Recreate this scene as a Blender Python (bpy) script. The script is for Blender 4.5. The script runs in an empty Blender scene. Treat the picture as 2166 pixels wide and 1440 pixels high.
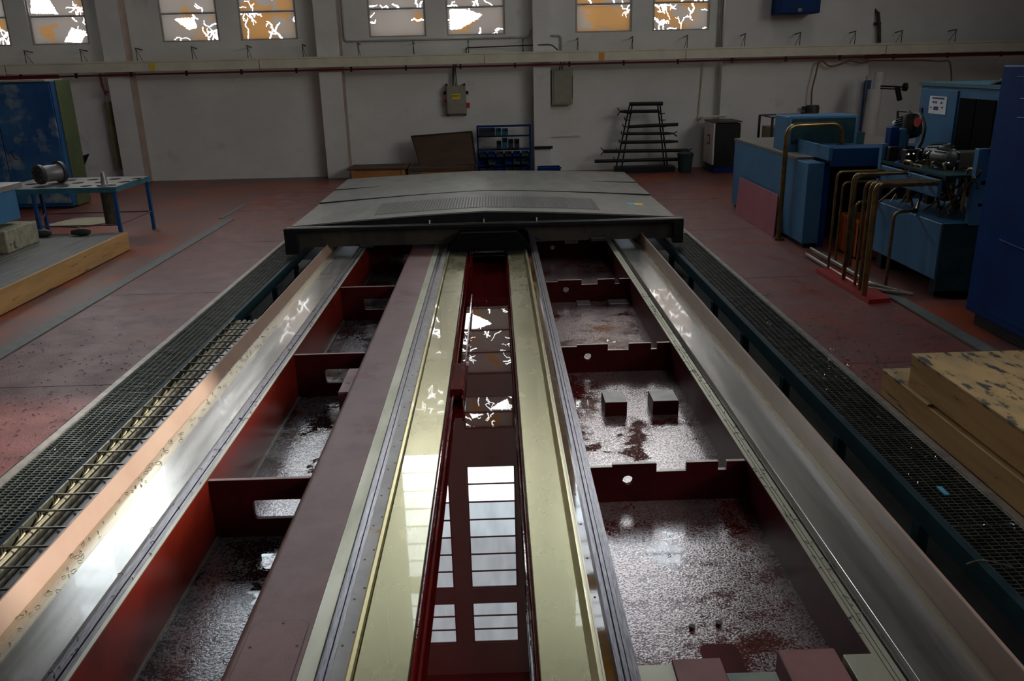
import bpy, bmesh, math, random
import numpy as np
from mathutils import Vector, Matrix
random.seed(7)
SC = bpy.context.scene
COL = SC.collection

# ------------------------------------------------------------------ camera
F_PX, CX, CY = 1750.0, 1083.0, 720.0
CAM = Vector((0, 0, 2.5))
def _axes():
    fy = Vector(((1043-CX)/F_PX, (136-CY)/F_PX, 1)).normalized()
    r = math.radians(1.35)
    d = Vector((math.cos(r), -math.sin(r), 0))
    fx = (d - fy*d.dot(fy)).normalized()
    fz = fx.cross(fy)
    if fz.y > 0: fz = -fz
    return Matrix((fx, fy, fz))
RW = _axes()
cam = bpy.data.cameras.new('camera'); camo = bpy.data.objects.new('camera', cam); COL.objects.link(camo)
right = RW @ Vector((1, 0, 0)); up = RW @ Vector((0, -1, 0)); back = RW @ Vector((0, 0, -1))
m = Matrix((right, up, back)).transposed().to_4x4(); m.translation = CAM
camo.matrix_world = m
cam.sensor_fit = 'HORIZONTAL'; cam.sensor_width = 36; cam.lens = F_PX/2166*36
cam.clip_start = 0.05; cam.clip_end = 200
SC.camera = camo
# ------------------------------------------------------------------ light + exposure
SC.view_settings.view_transform = 'Standard'; SC.view_settings.look = 'None'
SC.view_settings.exposure = 0.0; SC.view_settings.gamma = 1.0
SC.view_settings.use_curve_mapping = False
w = bpy.data.worlds.new('world'); SC.world = w; w.use_nodes = True
w.node_tree.nodes['Background'].inputs[0].default_value = (0.75, 0.85, 1, 1)
w.node_tree.nodes['Background'].inputs[1].default_value = 1.0
WIN_UP = 5.0      # radiance of the clear upper panes
SIDE_WIN = 6.4    # radiance of the right wall's windows
SUN = 6.5
sd = bpy.data.lights.new('sun', 'SUN'); sd.energy = SUN; sd.color = (1, .95, .84); sd.angle = math.radians(1.6)
so = bpy.data.objects.new('sun', sd); COL.objects.link(so)
so.rotation_euler = Vector((1, .1, .45)).to_track_quat('Z', 'Y').to_euler()

def pt(px, py, Y=None, X=None, Z=None):
    """a point of the place seen at that spot of the photograph, on the plane given"""
    d = RW @ Vector(((px-CX)/F_PX, (py-CY)/F_PX, 1))
    if Y is not None: t = (Y-CAM.y)/d.y
    elif X is not None: t = (X-CAM.x)/d.x
    else: t = (Z-CAM.z)/d.z
    return CAM + d*t

# ------------------------------------------------------------------ materials
_M = {}
def mat(name, c1, c2=None, rough=.5, metal=0., scale=4., detail=6., bump=0., bscale=40., rough2=None,
        coat=0., coat_rough=.03, stretch=(1,1,1), lo=.4, hi=.62, spec=.5, c3=None, c3scale=1.5, c3lo=.58, c3hi=.66, bstretch=None, emit=None, es=0.):
    if name in _M: return _M[name]
    m = bpy.data.materials.new(name); m.use_nodes = True; nt = m.node_tree; N = nt.nodes; L = nt.links
    b = N['Principled BSDF']
    def mapped(st):
        tc = N.new('ShaderNodeTexCoord'); mp = N.new('ShaderNodeMapping'); mp.inputs['Scale'].default_value = st
        g = N.new('ShaderNodeNewGeometry')
        L.new(g.outputs['Position'], mp.inputs['Vector']); return mp.outputs[0]
    V = mapped(stretch)
    b.inputs['Metallic'].default_value = metal; b.inputs['Roughness'].default_value = rough
    b.inputs['Specular IOR Level'].default_value = spec
    b.inputs['Coat Weight'].default_value = coat; b.inputs['Coat Roughness'].default_value = coat_rough
    def noise(vec, s, d=6.):
        n = N.new('ShaderNodeTexNoise'); n.inputs['Scale'].default_value = s; n.inputs['Detail'].default_value = d
        n.inputs['Roughness'].default_value = .6
        L.new(vec, n.inputs['Vector']); return n.outputs['Fac']
    def mr(fac, a, z, o0=0., o1=1.):
        r = N.new('ShaderNodeMapRange'); r.inputs[1].default_value = a; r.inputs[2].default_value = z
        r.inputs[3].default_value = o0; r.inputs[4].default_value = o1; L.new(fac, r.inputs[0]); return r.outputs[0]
    def mix(fac, a, z):
        x = N.new('ShaderNodeMix'); x.data_type = 'RGBA'; L.new(fac, x.inputs[0])
        for s, v in ((6, a), (7, z)):
            if isinstance(v, tuple): x.inputs[s].default_value = v + (1,) if len(v) == 3 else v
            else: L.new(v, x.inputs[s])
        return x.outputs[2]
    col = None
    if c2:
        f = mr(noise(V, scale, detail), lo, hi)
        col = mix(f, c1, c2)
        if rough2 is not None:
            L.new(mr(noise(V, scale, detail), lo, hi, rough, rough2), b.inputs['Roughness'])
    if c3:
        f3 = mr(noise(V, c3scale, 8), c3lo, c3hi)
        col = mix(f3, col if col else c1, c3)
    if col: L.new(col, b.inputs['Base Color'])
    else: b.inputs['Base Color'].default_value = c1 + (1,)
    if bump:
        V2 = mapped(bstretch) if bstretch else V
        bp = N.new('ShaderNodeBump'); bp.inputs['Strength'].default_value = bump; bp.inputs['Distance'].default_value = .01
        L.new(noise(V2, bscale, 4), bp.inputs['Height']); L.new(bp.outputs[0], b.inputs['Normal'])
    if emit:
        b.inputs['Emission Color'].default_value = emit + (1,); b.inputs['Emission Strength'].default_value = es
    _M[name] = m; return m

def emis(name, c, s):
    if name in _M: return _M[name]
    m = bpy.data.materials.new(name); m.use_nodes = True; nt = m.node_tree; nt.nodes.clear()
    e = nt.nodes.new('ShaderNodeEmission'); o = nt.nodes.new('ShaderNodeOutputMaterial')
    e.inputs[0].default_value = c + (1,); e.inputs[1].default_value = s
    g = nt.nodes.new('ShaderNodeNewGeometry'); n = nt.nodes.new('ShaderNodeTexNoise'); n.inputs['Scale'].default_value = 2.5
    mp = nt.nodes.new('ShaderNodeMapping'); mp.inputs['Scale'].default_value = (1.2, 1, .4)
    r = nt.nodes.new('ShaderNodeMapRange'); r.inputs[1].default_value = .3; r.inputs[2].default_value = .7
    r.inputs[3].default_value = s*.85; r.inputs[4].default_value = s*1.1
    nt.links.new(g.outputs['Position'], mp.inputs[0]); nt.links.new(mp.outputs[0], n.inputs['Vector'])
    nt.links.new(n.outputs['Fac'], r.inputs[0]); nt.links.new(r.outputs[0], e.inputs[1])
    nt.links.new(e.outputs[0], o.inputs[0]); _M[name] = m; return m

def paper_mat(name, c, orange):
    m = bpy.data.materials.new(name); m.use_nodes = True; nt = m.node_tree; N = nt.nodes; L = nt.links; N.clear()
    o = N.new('ShaderNodeOutputMaterial'); t = N.new('ShaderNodeBsdfTranslucent'); d = N.new('ShaderNodeBsdfDiffuse')
    ad = N.new('ShaderNodeAddShader'); g = N.new('ShaderNodeNewGeometry'); n = N.new('ShaderNodeTexNoise')
    n.inputs['Scale'].default_value = 2.2; n.inputs['Detail'].default_value = 5
    r = N.new('ShaderNodeMapRange'); r.inputs[1].default_value = .57 if not orange else .42; r.inputs[2].default_value = .63 if not orange else .5
    x = N.new('ShaderNodeMix'); x.data_type = 'RGBA'; x.inputs[6].default_value = c + (1,); x.inputs[7].default_value = (c[0]*1.5, c[1]*.85, c[2]*.28, 1)
    L.new(g.outputs['Position'], n.inputs['Vector']); L.new(n.outputs['Fac'], r.inputs[0]); L.new(r.outputs[0], x.inputs[0])
    L.new(x.outputs[2], t.inputs[0]); d.inputs[0].default_value = (.25, .23, .21, 1)
    L.new(t.outputs[0], ad.inputs[0]); L.new(d.outputs[0], ad.inputs[1]); L.new(ad.outputs[0], o.inputs[0])
    return m

PAINT = mat('machine_red_paint', (.15, .012, .005), (.10, .008, .004), rough=.32, scale=2.5, bump=.08, bscale=30)
SHADED_RED = mat('shade_darkened_red', (.07, .004, .006), (.045, .003, .004), rough=.5, scale=4, spec=.15)  # bed's red paint darkened to hold the shade of webs and right pocket
PAINT_DUSTY = mat('dusty_maroon_paint', (.20, .085, .085), (.15, .055, .055), rough=.42, scale=3, bump=.12, bscale=120, c3=(.15, .02, .02), c3lo=.6, c3hi=.66)
PAINT_WET = mat('wet_red_paint', (.16, .010, .008), (.09, .006, .008), rough=.06, scale=3, bump=.1, bscale=12)
COPPER = mat('rim_paint', (.31, .20, .155), (.35, .245, .19), rough=.4, scale=1.2, bump=.03)
STEEL = mat('ground_steel', (.46, .46, .44), (.56, .55, .52), rough=.2, rough2=.25, metal=.9, coat=.5, coat_rough=.03, scale=2, stretch=(6, .4, 1), bump=.02, bscale=9, bstretch=(14, .6, 1))
STEEL_OIL = mat('oil_stained_steel', (.56, .51, .38), (.50, .46, .37), rough=.24, rough2=.3, metal=.8, scale=2, stretch=(6, .3, 1), lo=.3, hi=.7)
STEEL_PALE = mat('pale_machined_strip', (.46, .45, .36), (.34, .34, .25), rough=.3, rough2=.42, metal=.55, scale=2, stretch=(2, .6, 1), bump=.03, bscale=60)
STEEL_GREY = mat('grey_machined_strip', (.25, .24, .23), (.32, .31, .29), rough=.35, metal=.35, scale=5, bump=.05, bscale=90, c3=(.35, .19, .05), c3scale=2.4, c3lo=.66, c3hi=.68)
GROOVE = mat('slot_steel', (.30, .29, .30), (.16, .15, .18), rough=.28, metal=.85, scale=12, stretch=(20, 1, 1), bump=.15, bscale=20, bstretch=(10, 1, 1))
BLACKSLOT = mat('dark_slot', (.012, .012, .015), rough=.4)
BRASS = mat('oily_yellow_way', (.44, .41, .245), (.37, .345, .21), rough=.22, rough2=.32, metal=.9, scale=2, coat=1, coat_rough=.02, lo=.2, hi=.8, stretch=(2, .8, 1), bump=.03, bscale=18, bstretch=(8, 1, 1))
BRASS_EDGE = mat('oily_yellow_edge', (.72, .64, .34), rough=.25, metal=.85, coat=1)
COOLANT = mat('dark_coolant', (.075, .004, .004), rough=.0, spec=.75)
AMBER = mat('amber_oil', (.30, .14, .015), (.20, .09, .012), rough=.04, scale=4, coat=1, bump=.04, bscale=6)
def wet_floor(name, base, chips, th0, th1, bs=120., bd=.004):
    m = bpy.data.materials.new(name); m.use_nodes = True; nt = m.node_tree; N = nt.nodes; L = nt.links
    b = N['Principled BSDF']; g = N.new('ShaderNodeNewGeometry'); P = g.outputs['Position']
    def noise(s, d): 
        n = N.new('ShaderNodeTexNoise'); n.inputs['Scale'].default_value = s; n.inputs['Detail'].default_value = d; n.inputs['Roughness'].default_value = .65
        L.new(P, n.inputs['Vector']); return n.outputs['Fac']
    def mr(f, a, z, o0, o1):
        r = N.new('ShaderNodeMapRange'); r.inputs[1].default_value = a; r.inputs[2].default_value = z; r.inputs[3].default_value = o0; r.inputs[4].default_value = o1
        L.new(f, r.inputs[0]); return r.outputs[0]
    big = mr(noise(2.2, 9), th0, th1, 0, 1)
    x = N.new('ShaderNodeMix'); x.data_type = 'RGBA'; x.inputs[6].default_value = base + (1,); x.inputs[7].default_value = chips + (1,)
    L.new(big, x.inputs[0]); L.new(x.outputs[2], b.inputs['Base Color'])
    L.new(mr(big, 0, 1, .03, .2), b.inputs['Roughness'])
    fine = noise(bs, 2)
    a1 = N.new('ShaderNodeMath'); a1.operation = 'MULTIPLY_ADD'; L.new(big, a1.inputs[0]); a1.inputs[1].default_value = .16; L.new(fine, a1.inputs[2])
    chip = mr(a1.outputs[0], .60, .64, 0, 1)
    L.new(chip, x.inputs[0])
    L.new(mr(chip, 0, 1, 0, .7), b.inputs['Metallic'])
    b.inputs['IOR'].default_value = 1.65
    r1 = mr(big, 0, 1, .03, .15)
    r2 = N.new('ShaderNodeMath'); r2.operation = 'MULTIPLY_ADD'; L.new(chip, r2.inputs[0]); r2.inputs[1].default_value = .08; L.new(r1, r2.inputs[2])
    L.new(r2.outputs[0], b.inputs['Roughness'])
    mul = N.new('ShaderNodeMath'); mul.operation = 'MULTIPLY'; L.new(fine, mul.inputs[0]); L.new(big, mul.inputs[1])
    bp = N.new('ShaderNodeBump'); bp.inputs['Strength'].default_value = 1; bp.inputs['Distance'].default_value = bd
    L.new(mul.outputs[0], bp.inputs['Height']); L.new(bp.outputs[0], b.inputs['Normal'])
    b.inputs['Specular IOR Level'].default_value = 1.
    return m
WET_R = wet_floor('wet_chips_right', (.10, .008, .006), (.46, .41, .41), .40, .50, 80., .0013)
WET_L = wet_floor('wet_chips_left', (.012, .009, .010), (.30, .30, .32), .42, .54, 65., .002)
FLOOR_M = mat('red_floor_plate', (.18, .055, .048), (.13, .048, .045), rough=.36, rough2=.5, scale=3, bump=.3, bscale=45, c3=(.20, .04, .02), c3scale=.8, c3lo=.56, c3hi=.64)
FLOOR_B = mat('floor_concrete_red', (.16, .055, .045), (.13, .06, .05), rough=.42, scale=1.2, bump=.05, bscale=30, c3=(.25, .05, .018), c3scale=.6, c3lo=.49, c3hi=.57)
STRIP_G = mat('grey_strip', (.09, .10, .10), (.13, .13, .12), rough=.5, scale=8)
GALV = mat('galvanised_grating', (.16, .17, .15), (.08, .10, .09), rough=.35, metal=.7, scale=9)
TEAL = mat('dark_teal_paint', (.010, .035, .045), (.016, .05, .06), rough=.5, scale=5, spec=.15)
PIT = mat('oily_pit', (.008, .009, .010), (.016, .018, .018), rough=.6, scale=4)
RIMSTEEL = mat('worn_steel_edge', (.42, .38, .33), (.28, .26, .24), rough=.35, metal=.7, scale=10)
CHAIN_M = mat('chain_steel', (.24, .23, .19), (.14, .14, .11), rough=.28, metal=.85, scale=20)
HOSE = mat('olive_hose', (.26, .23, .16), (.20, .18, .13), rough=.45, scale=9)
COVER_M = mat('cover_sheet_steel', (.25, .25, .225), (.19, .19, .17), rough=.34, rough2=.45, metal=.6, scale=1.3, stretch=(1.5, .7, 1), bump=.04, bscale=8, c3=(.16, .14, .13), c3scale=1.1, c3lo=.6, c3hi=.72)
RIB_M = mat('tread_rib_steel', (.26, .26, .26), rough=.3, metal=.8)
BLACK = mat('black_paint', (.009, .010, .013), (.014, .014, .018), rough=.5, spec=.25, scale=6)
MATT = mat('matt_black', (.006, .006, .007), rough=.9, spec=.05)
GRIME = mat('grimy_plate', (.055, .048, .035), (.03, .028, .024), rough=.5, scale=5, bump=.2, c3=(.10, .055, .02), c3scale=3, c3lo=.6, c3hi=.66)
WOOD = mat('pine_board', (.48, .29, .11), (.38, .22, .08), rough=.6, scale=3, stretch=(1, .4, 4), bump=.1, bscale=20, c3=(.05, .045, .035), c3scale=5, c3lo=.62, c3hi=.68)
WOOD_TOP = mat('stained_pine_top', (.42, .28, .12), (.30, .21, .10), rough=.6, scale=3, stretch=(2.5, 1, 1), bump=.1, c3=(.035, .035, .035), c3scale=6, c3lo=.55, c3hi=.62)
DECK = mat('worn_deck_board', (.085, .085, .08), (.13, .12, .10), rough=.55, scale=3, stretch=(5, .6, 1), bump=.1, c3=(.25, .17, .06), c3scale=2, c3lo=.62, c3hi=.66)
WOOD_OR = mat('orange_plywood', (.42, .20, .06), (.34, .15, .045), rough=.6, scale=2, stretch=(1, 1, 4), c3=(.06, .04, .02), c3lo=.62, c3hi=.7)
WOOD_DK = mat('dark_plywood', (.085, .045, .022), (.06, .033, .02), rough=.65, scale=2, stretch=(1, 1, 4))
BLUE_L = mat('light_blue_paint', (.055, .17, .31), (.045, .14, .27), rough=.45, spec=.3, scale=2, bump=.03, c3=(.09, .10, .09), c3scale=3, c3lo=.66, c3hi=.72)
BLUE_D = mat('dark_blue_paint', (.003, .035, .17), (.003, .028, .13), rough=.5, spec=.12, scale=2)
BLUE_M = mat('mid_blue_paint', (.010, .06, .19), (.014, .08, .22), rough=.45, spec=.3, scale=2)
CABDOOR = mat('weathered_blue_door', (.01, .075, .24), (.03, .13, .28), rough=.35, scale=1.3, c3=(.28, .34, .34), c3scale=1.7, c3lo=.52, c3hi=.66)
OLIVE = mat('olive_paint', (.075, .10, .035), (.05, .075, .03), rough=.5, scale=2)
TEAL_T = mat('turquoise_edge', (.03, .15, .19), (.03, .10, .15), rough=.5, scale=8)
WALL_M = mat('whitewashed_wall', (.74, .745, .71), (.66, .665, .63), rough=.8, scale=.8, bump=.1, bscale=25, c3=(.52, .50, .46), c3scale=1.1, c3lo=.62, c3hi=.75)
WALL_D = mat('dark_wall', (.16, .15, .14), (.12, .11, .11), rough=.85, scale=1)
PINKP = mat('pinkish_reveal', (.36, .27, .23), (.42, .33, .28), rough=.8, scale=3)
CREAM = mat('cream_duct', (.74, .71, .56), (.66, .63, .50), rough=.5, scale=3)
BEIGE = mat('beige_enclosure', (.30, .30, .22), (.25, .25, .19), rough=.5, scale=4)
REDPIPE = mat('red_pipe', (.16, .012, .02), rough=.4)
FRAME_M = mat('window_frame_paint', (.42, .41, .38), (.33, .32, .30), rough=.6, scale=5)
CABLE = mat('black_cable', (.015, .015, .015), rough=.5)
OCHRE = mat('ochre_guard', (.30, .27, .13), (.22, .20, .10), rough=.5, scale=3)
CHIPS = mat('metal_chips', (.45, .45, .45), rough=.2, metal=.9)
DCHIP = mat('dark_chips', (.02, .02, .022), rough=.4)
MOTORM = mat('grey_cast', (.20, .20, .20), (.14, .14, .14), rough=.4, metal=.3, scale=6)
MOTORD = mat('dark_cast', (.035, .038, .04), (.05, .05, .045), rough=.4, metal=.3, scale=8)
BROWNPIPE = mat('brass_pipe', (.26, .18, .07), (.16, .11, .05), rough=.28, metal=.75, scale=9)
ORANGE = mat('orange_plastic', (.55, .11, .01), (.48, .09, .01), rough=.45, scale=3)
PINKB = mat('pink_board', (.36, .11, .13), (.30, .09, .11), rough=.5, scale=2)
CONC = mat('concrete_block', (.30, .29, .20), (.22, .21, .15), rough=.8, scale=12, bump=.4, c3=(.05, .05, .04), c3scale=9, c3lo=.6, c3hi=.64)
WHITEP = mat('white_paint', (.62, .62, .60), (.55, .55, .53), rough=.5, scale=3)
PAPERW = mat('white_paper', (.75, .77, .8), rough=.6)
INK = mat('blue_ink', (.02, .03, .12), rough=.6)
REDINK = mat('red_ink', (.45, .02, .02), rough=.6)
YELLOW = mat('yellow_label', (.75, .60, .03), rough=.5)
ORLAB = mat('orange_label', (.75, .32, .02), rough=.5)
CYAN = mat('cyan_sticker', (.10, .42, .6), rough=.5)
GREENGREY = mat('green_grey_plastic', (.03, .055, .06), (.02, .04, .045), rough=.5, scale=4)
CARD = mat('cardboard', (.42, .38, .27), (.36, .32, .22), rough=.8, scale=4)
CRATEY = mat('yellowed_rods', (.13, .10, .03), (.05, .045, .03), rough=.5, scale=20, stretch=(8, 8, .5))

# ------------------------------------------------------------------ mesh helpers
def box(bm, x0, x1, y0, y1, z0, z1, bev=0.):
    vs = [bm.verts.new((x, y, z)) for x in (x0, x1) for y in (y0, y1) for z in (z0, z1)]
    fs = [bm.faces.new([vs[i] for i in q]) for q in ((0,1,3,2), (4,6,7,5), (0,4,5,1), (2,3,7,6), (0,2,6,4), (1,5,7,3))]
    if bev:
        es = list({e for f in fs for e in f.edges})
        bmesh.ops.bevel(bm, geom=es, offset=bev, segments=1, affect='EDGES')
    return vs
def hexa(bm, a, b):
    """a, b: two loops of points joined into a solid"""
    va = [bm.verts.new(p) for p in a]; vb = [bm.verts.new(p) for p in b]; n = len(a)
    bm.faces.new(va); bm.faces.new(vb[::-1])
    for i in range(n): bm.faces.new((va[i], vb[i], vb[(i+1) % n], va[(i+1) % n]))
def prismY(bm, prof, y0, y1):
    hexa(bm, [(x, y0, z) for x, z in prof], [(x, y1, z) for x, z in prof])
def plate(bm, outline, holes, y, th):
    """flat plate in XZ with holes, thickness th along +Y"""
    fr = []; loops = []
    for lp in [outline] + holes:
        vs = [bm.verts.new((x, y, z)) for x, z in lp]; loops.append(vs)
        for i in range(len(vs)): fr.append(bm.edges.new((vs[i], vs[(i+1) % len(vs)])))
    r = bmesh.ops.triangle_fill(bm, use_beauty=True, use_dissolve=False, edges=fr)
    fs = [g for g in r['geom'] if isinstance(g, bmesh.types.BMFace)]
    e = bmesh.ops.extrude_face_region(bm, geom=fs)
    vs = [g for g in e['geom'] if isinstance(g, bmesh.types.BMVert)]
    bmesh.ops.translate(bm, verts=vs, vec=(0, th, 0))
def tube(bm, pts, r, n=8, caps=True):
    pts = [Vector(p) for p in pts]; rings = []
    up0 = None
    for i, p in enumerate(pts):
        t = (pts[min(i+1, len(pts)-1)] - pts[max(i-1, 0)]).normalized()
        if up0 is None:
            a = Vector((0, 0, 1)) if abs(t.z) < .9 else Vector((1, 0, 0)); u = t.cross(a).normalized()
        else: u = (up0 - t*up0.dot(t)).normalized()
        up0 = u; v = t.cross(u)
        rr = r[i] if isinstance(r, (list, tuple)) else r
        rings.append([bm.verts.new(p + (u*math.cos(2*math.pi*k/n) + v*math.sin(2*math.pi*k/n))*rr) for k in range(n)])
    for a, b in zip(rings, rings[1:]):
        for k in range(n): bm.faces.new((a[k], a[(k+1) % n], b[(k+1) % n], b[k]))
    if caps: bm.faces.new(rings[0][::-1]); bm.faces.new(rings[-1])
def bend(pts, r=.06, n=5):
    """round the corners of a polyline"""
    pts = [Vector(p) for p in pts]; out = [pts[0]]
    for a, b, c in zip(pts, pts[1:], pts[2:]):
        d1 = (a-b); d2 = (c-b); rr = min(r, d1.length*.45, d2.length*.45)
        p1 = b + d1.normalized()*rr; p2 = b + d2.normalized()*rr
        for k in range(n+1):
            t = k/n; out.append(p1*(1-t)**2 + b*2*t*(1-t) + p2*t*t)
    out.append(pts[-1]); return out
def disc(bm, c, axis, r, h, n=20):
    c = Vector(c); a = Vector(axis).normalized(); tube(bm, [c, c + a*h], r, n)
def lathe(bm, c, axis, prof, n=24):
    c = Vector(c); a = Vector(axis).normalized(); tube(bm, [c + a*h for h, r in prof], [r for h, r in prof], n)
def new(): return bmesh.new()
def wloc(o):
    v = Vector((0, 0, 0))
    while o: v += o.location; o = o.parent
    return v
_mesh_cache = {}
def obj(name, bm, material, parent=None, smooth=False, label=None, kind=None, loc=None):
    bmesh.ops.recalc_face_normals(bm, faces=bm.faces)
    off = wloc(parent) if parent else Vector((0, 0, 0))
    base = Vector(loc) if loc is not None else off
    bmesh.ops.translate(bm, verts=bm.verts, vec=-base)
    me = bpy.data.meshes.new(name); bm.to_mesh(me); bm.free()
    me.materials.append(material)
    if smooth:
        me.polygons.foreach_set('use_smooth', [True]*len(me.polygons))
        try: me.set_sharp_from_angle(angle=math.radians(40))
        except Exception: pass
    o = bpy.data.objects.new(name, me); COL.objects.link(o)
    if parent: o.parent = parent
    o.location = base - off
    if label: o['label'] = label
    if kind: o['kind'] = kind
    return o
def tag(o, label, cat, group=None, kind=None):
    o['label'] = label; o['category'] = cat
    if group: o['group'] = group
    if kind: o['kind'] = kind
    return o
def thing(name, loc, label, cat, group=None):
    o = bpy.data.objects.new(name, None); COL.objects.link(o); o.location = loc; o.empty_display_size = .1
    return tag(o, label, cat, group)
def struct(name, bm, m, label=None):
    o = obj(name, bm, m); o['kind'] = 'structure'
    if label: o['label'] = label
    return o
def B(name, dims, m, parent=None, bev=0., **k):
    bm = new(); box(bm, *dims, bev); return obj(name, bm, m, parent, **k)
def copy_at(o, parent, vec):
    c = o.copy(); COL.objects.link(c); c.parent = parent; c.location = Vector(o.location) + Vector(vec); return c

# ================================================================== SETTING
WY = 20.5
COLS = [(-12.4, -11.08), (-10.61, -9.29), (-7.63, -6.30), (-5.82, -4.50), (-2.86, -1.53), (-1.06, .30), (1.93, 3.25), (3.73, 5.06)]
ZR = [(3.15, 4.98), (5.60, 6.55), (7.67, 11.6), (12.1, 13.5)]
HT = 14.6
bm = new()
xs = [-15] + [v for c in COLS for v in c] + [8.8]
for i in range(0, len(xs)-1, 2): box(bm, xs[i], xs[i+1], WY, WY+.3, -.12, HT)
for a, b in COLS:
    zs = [-.12] + [v for z in ZR for v in z] + [HT]
    for i in range(0, len(zs)-1, 2): box(bm, a, b, WY, WY+.3, zs[i], zs[i+1])
box(bm, 5.35, 8.8, WY-.25, WY-.001, -.003, HT)
box(bm, 8.8, 13.2, WY+.15, WY+.45, -.12, HT)
struct('wall_far', bm, WALL_M, 'whitewashed brick far wall with tall window openings')
def brick_bump(m):
    nt = m.node_tree; b = nt.nodes['Principled BSDF']
    t = nt.nodes.new('ShaderNodeTexBrick'); g = nt.nodes.new('ShaderNodeNewGeometry'); sp = nt.nodes.new('ShaderNodeSeparateXYZ'); cb = nt.nodes.new('ShaderNodeCombineXYZ')
    nt.links.new(g.outputs['Position'], sp.inputs[0]); nt.links.new(sp.outputs[0], cb.inputs[0]); nt.links.new(sp.outputs[2], cb.inputs[1])
    nt.links.new(cb.outputs[0], t.inputs['Vector']); t.inputs['Scale'].default_value = 1; t.inputs['Brick Width'].default_value = .25; t.inputs['Row Height'].default_value = .075; t.inputs['Mortar Size'].default_value = .008
    old = [l for l in nt.links if l.to_socket == b.inputs['Normal']][0].from_node
    b2 = nt.nodes.new('ShaderNodeBump'); b2.inputs['Strength'].default_value = .35; b2.inputs['Distance'].default_value = .006; b2.invert = True
    nt.links.new(t.outputs['Fac'], b2.inputs['Height']); nt.links.new(old.outputs[0], b2.inputs['Normal']); nt.links.new(b2.outputs[0], b.inputs['Normal'])
brick_bump(WALL_M)
for i, (a, b, d) in enumerate([(-8.86, -8.36, .38), (-4.02, -3.50, .38), (.93, 1.32, .38)]):
    o = B('trim_%d' % (i+1), (a, b, WY-d, WY, 0, HT), WALL_M, kind='structure')
    o['label'] = 'whitewashed wall pillar, %s' % ['left of the bay by the blue cabinet', 'left of the wall enclosure with the yellow label', 'beside the plain wall enclosure'][i]
    if i < 2: B('trim_%d' % (i+4), (b, b+.006, WY-d, WY, 0, HT), PINKP, kind='structure')
B('wall_left', (-15.3, -15, -8, WY+.3, 0, HT), WALL_D, kind='structure')
B('wall_back', (-15.3, 13.3, -8.3, -8, 0, HT), WALL_D, kind='structure')
# right wall with a band of high windows
bm = new(); box(bm, 13, 13.3, -8, WY+.5, 0, 5.2); box(bm, 13, 13.3, -8, WY+.5, 9.4, HT)
for y in range(-8, 8, 4): box(bm, 13, 13.3, y, y+.7, 5.2, 9.4)
box(bm, 13, 13.3, 8, WY+.5, 5.2, 9.4)
struct('wall_right', bm, WALL_D)
GL_SIDE = emis('side_glass', (1, .965, .91), SIDE_WIN)
nwin = [0]
for y in range(-8, 8, 4):
    nwin[0] += 1
    fr = B('window_%d' % nwin[0], (13.1, 13.16, y+.7, y+4, 5.2, 5.27), FRAME_M, kind='structure')
    holes_ = (4.9, 7.9, 6.85, 7.95) if y == 4 else None  # gap in the panes added to let the sun reach the left side
    if holes_:
        a0, a1, h0, h1 = holes_
        for q in ((y+.7, a0, 5.2, 9.4), (a0, a1, 5.2, h0), (a0, a1, h1, 9.4), (a1, y+4, 5.2, 9.4)): B('glass_pane', (13.2, 13.21) + q, GL_SIDE, fr)
    else: B('glass_pane', (13.2, 13.21, y+.7, y+4, 5.2, 9.4), GL_SIDE, fr)
# ceiling with roof lights added for fill
bm = new()
box(bm, -15.3, 3, -8.3, WY+.3, HT, HT+.2); box(bm, 6, 13.3, -8.3, WY+.3, HT, HT+.2)
for y0, y1 in ((-8.3, -6), (-2, 0), (4, 6), (10, WY+.3)): box(bm, 3, 6, y0, y1, HT, HT+.2)
struct('ceiling', bm, WALL_D)
ROOF_FILL = emis('roof_fill', (.92, .96, 1), 2.0)  # unseen glowing panels added to lift the room light
for y0, y1 in ((-6, -2), (0, 4), (6, 10)):
    nwin[0] += 1
    fr = B('window_%d' % nwin[0], (3, 3.05, y0, y1, HT-.02, HT+.1), FRAME_M, kind='structure')
    B('glass_pane', (3, 6, y0, y1, HT+.1, HT+.11), ROOF_FILL, fr)

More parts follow.
